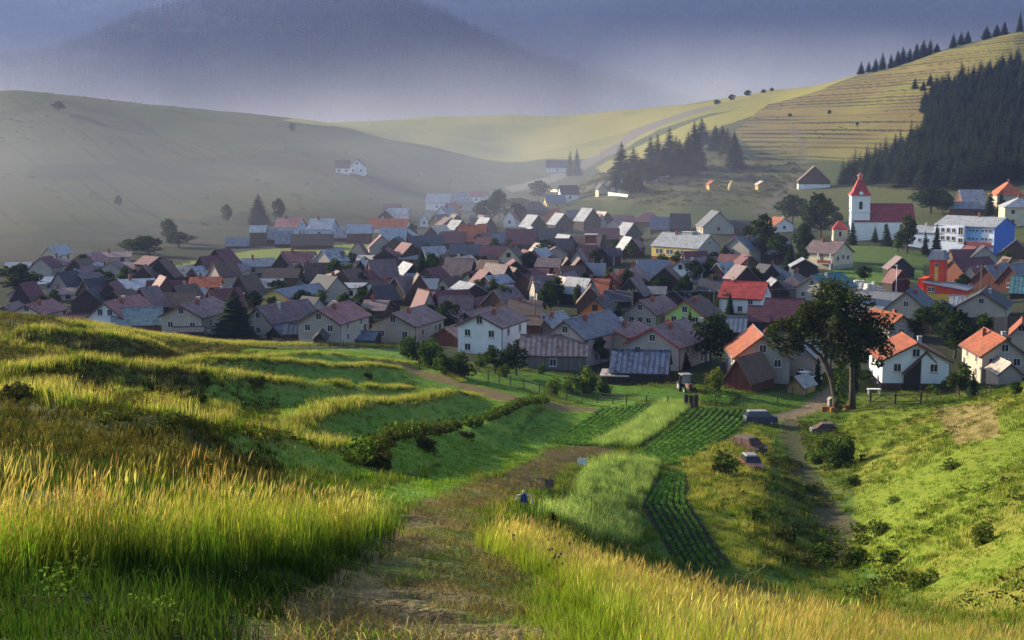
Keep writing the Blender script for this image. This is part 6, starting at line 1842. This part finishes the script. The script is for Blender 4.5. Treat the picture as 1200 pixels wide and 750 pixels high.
car(891, 496, paint('faded_blue_paint', (.035, .045, .07), .5, .4, 2), 'old dark blue van with grey dusty roof at the field corner', R(4), 3.9, 1.75, 1.7, paint('dusty_roof', (.20, .20, .21), .7, .3, 2), True, None, None, .12)
RUST = mat_noise('rusted_paint', (.09, .045, .035), rough=.8, scale=2.2, var=.5); RUST2 = mat_noise('rusted_roof', (.12, .085, .075), rough=.8, scale=2.5, var=.45)
car(877, 528, RUST, 'rusty brown pickup wreck sunk in the weeds', R(-52), 3.6, 1.7, 1.8, RUST2, True, RUST, None, .25)
car(881, 550, paint('dull_red_paint', (.10, .025, .025), .45, .25, 2), 'small red car with white roof facing the potato field', R(-84), 3.4, 1.45, 1.5, paint('white_roof', (.24, .2, .19), .5), False, None, None, .12)
car(965, 507, mat_noise('burnt_paint', (.12, .10, .09), rough=.8, scale=2.5, var=.5), 'stripped grey brown car wreck in the weeds right of the gully road', R(176), 3.0, 1.45, 1.6, RUST2, True, RUST, None, .25)
car(947, 447, WHT, 'white hatchback parked behind the honey coloured hut', R(10), 3.6, 1.5, dmin=190, last=True)

# tractor
p = ground(804, 459); t = thing('tractor', 'dark old tractor with pale cab under the big leafy tree', 'tractor', p, R(-78))
M_TRB = paint('tractor_paint', (.10, .035, .03), .6, .3)
b = MB(); b.box(.2, 1.9, -.32, .32, .75, 1.35); b.box(1.9, 1.96, -.28, .28, .78, 1.3); b.build('bonnet', M_TRB, t)
b = MB(); b.box(-1.1, .2, -.45, .45, .6, 1.1); b.build('body', M_IRON, t)
b = MB()
for x_ in (-1.0, .15):
    for s in (-1, 1): b.tube([(x_, s * .62, 1.1), (x_ * .9, s * .58, 2.3)], .05, 5)
b.build('cab_frame', M_IRON, t)
b = MB(); b.box(-1.2, .35, -.72, .72, 2.3, 2.42); b.build('cab_roof', paint('cab_roof', (.2, .2, .19), .6), t)
b = MB(); b.box(.12, .16, -.55, .55, 1.25, 2.25); b.build('windscreen', paint('dusty_glass', (.26, .27, .27), .2), t)
for x_, r_, w_ in ((-.6, .72, .36), (1.5, .42, .22)):
    for s in (-1, 1):
        b = MB(); b.tube([(x_, s * .62, r_), (x_, s * (.62 + w_), r_)], r_, 16); w = b.build('wheel', M_TYRE, t)
        b = MB(); b.tube([(x_, s * .7, r_), (x_, s * (.63 + w_), r_)], r_ * .5, 10); b.build('rim', M_RIM, w)
b = MB(); b.tube([(1.2, .2, 1.3), (1.2, .2, 2.1)], .05, 6); b.build('exhaust', M_IRON, t)

# wire fence below the gardens
M_POST = mat_wood('old_post', (.06, .045, .035)); M_WIRE = mat_noise('fence_wire', (.14, .14, .14), var=.2)
def wire_fence(pts, label, h=1.35, r=.06, wires=4):
    P = [ground(a, c) for a, c in pts]
    o = thing('wire_fence', label, 'fence', P[0])
    for q in P:
        b = MB(); q0 = q - P[0]; b.tube([q0 - Vector((0, 0, .4)), q0 + Vector((random.uniform(-.05, .05), 0, h))], r, 6); b.build('post', M_POST, o)
    b = MB()
    for k in range(wires):
        z = h * (.2 + .75 * k / max(1, wires - 1))
        for i in range(len(P) - 1): b.tube([P[i] - P[0] + Vector((0, 0, z)), (P[i] + P[i + 1]) / 2 - P[0] + Vector((0, 0, z - .04)), P[i + 1] - P[0] + Vector((0, 0, z))], .012, 3)
    b.build('wire', M_WIRE, o)
    return o
wire_fence([(572,447),(585,450),(598,452),(614,456),(632,462),(648,466),(664,468),(682,470),(700,472),(718,474),(734,475),(757,476),(782,477),(806,478)], 'wire fence with dark posts along the lawn under the weathered barn', 1.4, .07)
wire_fence([(816,478),(838,477),(855,478),(871,477),(888,474),(911,472),(928,466),(945,466)], 'wire fence with thin posts round the little vegetable plots', 1.4, .06)
wire_fence([(1086,470),(1102,468),(1120,466),(1140,465),(1160,464)], 'wire fence before the light green tree at right', 1.2, .06)
wire_fence([(318,403),(334,404),(350,404),(368,405),(386,406),(402,407),(420,408)], 'low fence at the field edge below the pink roofed house', 1.0, .07)
p = ground(810, 478); b = MB()
for k in range(3): b.box(-.9 + k * .62, -.36 + k * .62, -.08, .08, -.3, 1.7 - .1 * (k % 2))
thing('gate_post', 'short dark board panel closing the fence corner above the potato field', 'fence panel', p, 0, None, b.mesh('gate_post', M_POST))

# double field gate
P0, P1, P2 = ground(1020, 474), ground(1049, 474), ground(1079, 473)
gt = thing('field_gate', 'dark double timber gate with diagonal braces right of the big tree', 'gate', P0)
for q in (P0, P1, P2):
    b = MB(); q0 = q - P0; b.box(q0.x - .1, q0.x + .1, q0.y - .1, q0.y + .1, q0.z - .5, q0.z + 1.6); b.build('post', M_POST, gt)
for A_, B_, up in ((P0, P1, False), (P1, P2, True)):
    A0, B0 = A_ - P0 + Vector((.15, 0, 0)), B_ - P0 - Vector((.15, 0, 0))
    for z in (.35, 1.25): b = MB(); b.tube([A0 + Vector((0, -.06, z)), B0 + Vector((0, -.06, z))], .07, 4); b.build('rail', M_POST, gt)
    m_ = (A0 + B0) / 2
    for q0, q1 in (((A0, m_), (m_, B0)) if not up else ((m_, B0), (m_, B0)))[:2 if not up else 1]:
        pass
    br = [(A0 + Vector((0, -.1, .35)), m_ + Vector((0, -.1, 1.25))), (m_ + Vector((0, -.1, 1.25)), B0 + Vector((0, -.1, .35)))] if not up else [(m_ + Vector((0, -.1, 1.25)), B0 + Vector((0, -.1, .35)))]
    for q0, q1 in br: b = MB(); b.tube([q0, q1], .055, 4); b.build('brace', M_POST, gt)

# dark plank fence under the beige gables
Pa, Pb = spot(1036, 391)[0], spot(1198, 393)[0]
d_ = Pb - Pa; n_ = 9
pf = thing('plank_fence', 'long dark plank fence below the two beige gables', 'fence', Pa, math.atan2(d_.y, d_.x))
for k in range(n_):
    x0, x1 = d_.length * k / n_ + .1, d_.length * (k + 1) / n_ - .1
    b = MB(); m_ = 9
    for j in range(m_): b.box(x0 + (x1 - x0) * j / m_ + .02, x0 + (x1 - x0) * (j + 1) / m_ - .02, -.03 - .02 * (j % 2), .03, -.3, 2.7 + random.uniform(-.06, .06))
    b.build('panel', wall_mat('gw') if k % 3 == 1 else M_POST, pf)
    b = MB(); b.box(x0 - .16, x0 - .02, -.1, .1, -.5, 2.8); b.build('post', M_POST, pf)

# blocks round the big tree, beehive, white table
for i, (cx, yb, lb) in enumerate(((968, 482, 'orange timber block left of the big tree trunks'), (978, 483, 'orange timber block directly before the leaning trunk'), (994, 480, 'orange timber block right of the big tree trunks'))):
    p = ground(cx, yb); b = MB(); b.box(-.55, .55, -.3, .3, -.2, .55); b.box(-.5, .5, -.26, .26, .55, .62)
    thing('timber_block', lb, 'block', p, R(10 * i - 8), None, b.mesh('timber_block', mat_wood('orange_timber', (.28, .11, .035))))
p = ground(976, 476); b = MB(); b.box(-.35, .35, -.3, .3, .0, .9); b.prism([(-.45, .9), (.45, .9), (0, 1.25)], -.4, .4)
thing('letter_box', 'small pale box leaning at the foot of the big tree', 'box', p + Vector((-.3, 0, 0)), R(15), None, b.mesh('letter_box', mat_noise('pale_board', (.26, .22, .18), var=.2)))
p = ground(1024, 462); t = thing('garden_table', 'white garden table left of the orange roofed white house', 'table', p, 0)
b = MB(); b.box(-.9, .9, -.4, .4, .7, .77); b.build('tabletop', paint('white_plastic', (.7, .7, .7)), t)
for x_ in (-.75, .75):
    for y_ in (-.3, .3): b = MB(); b.box(x_ - .04, x_ + .04, y_ - .04, y_ + .04, -.2, .7); b.build('leg', paint('white_plastic', (.7, .7, .7)), t)

# scarecrow and its neighbours on the field bank
p = ground(614, 598); s = 27 / (FPX / p.y) / 2.0
sc_o = thing('scarecrow', 'scarecrow in a blue shirt with pale outstretched sleeves', 'scarecrow', p)
sc_o.scale = (s, s, s)
b = MB(); b.tube([(0, 0, -.5), (0, 0, 1.75)], .035, 6); b.build('pole', M_POST, sc_o); b = MB(); b.tube([(-.7, 0, 1.35), (.7, 0, 1.35)], .03, 6); b.build('crossbar', M_POST, sc_o)
b = MB(); b.prism([(-.34, .7), (.34, .7), (.28, 1.35), (.12, 1.5), (-.12, 1.5), (-.28, 1.35)], -.1, .1); b.build('shirt', mat_noise('blue_cloth', (.05, .07, .17), scale=4, var=.35), sc_o)
for q in (-1, 1):
    b = MB(); b.tube([(q * .27, 0, 1.38), (q * .55, 0, 1.32), (q * .72, -.03, .95), (q * .70, -.03, .6)], [.1, .11, .12, .1], 7); b.build('sleeve', mat_noise('pale_cloth', (.5, .48, .43), scale=4, var=.25), sc_o)
b = MB(); b.tube([(0, 0, 1.5), (0, 0, 1.56), (0, 0, 1.72), (0, 0, 1.82), (0, 0, 1.86)], [.05, .12, .14, .1, .02], 9); b.build('head', mat_noise('sack_cloth', (.45, .4, .28), scale=5, var=.2), sc_o, True)
p = ground(644, 580); s = 24 / (FPX / p.y) / 1.9
t = thing('rag_post', 'dark post with brown sack cloth hung on it right of the scarecrow', 'post', p); t.scale = (s, s, s)
b = MB(); b.tube([(0, 0, -.4), (0.02, 0, 1.9)], .05, 6); b.build('pole', M_POST, t)
b = MB(); b.box(-.45, .42, -.06, .05, .75, 1.5); b.build('sack', mat_noise('sack_brown', (.14, .10, .09), scale=4, var=.3), t); b = MB(); b.tube([(-.5, 0, 1.5), (.5, 0, 1.48)], .03, 5); b.build('crossbar', M_POST, t)
p = ground(682, 548); s = 13 / (FPX / p.y)
t = thing('white_board', 'white cloth board on two short legs at the top of the dug strip', 'board', p); t.scale = (s, s, s)
b = MB(); b.box(-.42, .42, -.02, .02, .28, .9); b.build('panel', mat_noise('white_cloth', (.7, .7, .66), var=.1), t)
for q in (-.36, .36): b = MB(); b.tube([(q, .03, -.4), (q, .03, .95)], .03, 5); b.build('leg', M_POST, t)

# utility poles and street lamp
M_POLE = mat_wood('pole_wood', (.16, .13, .11))
def upole(cx, yb, hpx, label, arm=True, last=True, dmax=700, mat=None, group=None):
    p = ground(cx, yb, first=not last, dmin=190, dmax=dmax); h = hpx / (FPX / p.y)
    t = thing('utility_pole', label, 'pole', p, 0, group)
    b = MB(); b.tube([(0, 0, -.6), (0, 0, h)], [.16, .1], 7); b.build('shaft', mat or M_POLE, t)
    if arm:
        b = MB(); b.cbox(0, 0, h - .5, 1.8, .12, .14); b.build('crossarm', M_POLE, t)
        for q in (-.75, 0, .75): b = MB(); b.tube([(q, 0, h - .43), (q, 0, h - .1)], .06, 6); b.build('insulator', M_CONC, t)
    return p + Vector((0, 0, h - .15))
A1 = upole(836, 388, 50, 'wooden pole left of the bright red roofed house')
A2 = upole(627, 380, 52, 'wooden pole beside the brown twin chimney house')
A3 = upole(1148, 366, 56, 'wooden pole right of the fire station')
A4 = upole(876, 330, 32, 'wooden pole before the dark red long barn')
A5 = upole(741, 364, 26, 'thin pole above the grey three window house')
for (cx, yb, h, lb) in ((560, 148, 12, 'mast standing alone on the far golden meadow'), (601, 146, 9, 'far pole right of the meadow mast'), (640, 142, 10, 'second far pole on the meadow skyline'), (705, 190, 16, 'pole beside the road to the pass'), (644, 212, 22, 'pole left of the spruce pair'), (437, 152, 8, 'far pole on the left of the golden meadow')):
    upole(cx, yb, h, lb, False, False, 2600)
def cable(a, c, sag, label):
    b = MB(); b.tube([(c - a) * f + Vector((0, 0, -sag * 4 * f * (1 - f))) for f in np.linspace(0, 1, 13)], .025, 4)
    thing('power_line', label, 'cable', a, 0, None, b.mesh('power_line', mat_noise('cable', (.3, .3, .3), var=.1)))
cable(A2, A1, 1.0, 'overhead cable between the two mid village poles')
cable(A1, A3, 1.4, 'overhead cable from the red roofed house towards the fire station')
p = ground(1050, 342, first=False, dmin=190, dmax=700); t = thing('street_lamp', 'white street lamp column beside the village square', 'street lamp', p)
b = MB(); b.tube([(0, 0, -.4), (0, 0, 6.0)], [.11, .08], 8); b.build('column', paint('white_post', (.66, .66, .64)), t); b = MB(); b.box(-.5, .2, -.12, .12, 5.95, 6.12); b.build('lamp_head', paint('white_post', (.66, .66, .64)), t)

# stacks of building stone on the square
for i in range(16):
    cx, yb = 978 + i * 3.1 + random.uniform(-2, 2), 339 - random.uniform(-2, 4)
    p = ground(cx, yb, first=False, dmin=190, dmax=700); b = MB(); w_ = random.uniform(.5, 1.2); b.box(-w_, w_, -.5, .5, -.2, random.uniform(.5, 1.2)); b.box(-w_ * .7, w_ * .6, -.4, .35, .5, 1.4)
    thing('stone_pile', 'pale pile of building stone along the edge of the village square', 'stone pile', p, random.uniform(0, 3), 'stone piles on the square', b.mesh('stone_pile', mat_noise('pale_stone', (.5, .47, .42), scale=2, var=.3)))

# dry weeds standing in the near grass
M_WEED = mat_noise('dry_stem', (.12, .10, .045), var=.3)
wl = [(676,694,84,'V'),(735,700,80,0),(640,668,50,0),(655,690,62,0),(600,660,40,0),(690,660,50,0),(815,735,70,0),(866,742,92,0),(880,752,110,0),(905,745,60,0),(838,738,60,0),(790,722,52,0)]
names = ['tallest left', 'tall branched', 'thin pale', 'forked', 'short leaning', 'slender straight', 'drooping', 'large many branched', 'thick dark', 'small twiggy', 'bent', 'wispy']
for i, (cx, yb, hp, _) in enumerate(wl):
    p = ground(cx, yb); h = hp / (FPX / p.y); g = np.random.default_rng(300 + i); b = MB()
    lx = g.uniform(-.15, .15) * h
    b.tube([(0, 0, -.1), (lx * .3, 0, h * .5), (lx, 0, h)], [.008, .006, .003], 4)
    for k in range(9):
        f = g.uniform(.3, .95); a = g.uniform(0, 6.28); r_ = h * g.uniform(.08, .2); q = Vector((lx * f, 0, h * f)); e = q + Vector((math.cos(a) * r_, math.sin(a) * r_, r_ * g.uniform(.4, 1)))
        b.tube([q, e], [.004, .002], 3); b.cbox(e.x, e.y, e.z, .03, .03, .035)
    thing('dry_weed', names[i] + ' dry weed stalk in the bright grass bank at lower right', 'weed', p, 0, 'dry weeds on the near bank', b.mesh('dry_weed', M_WEED))
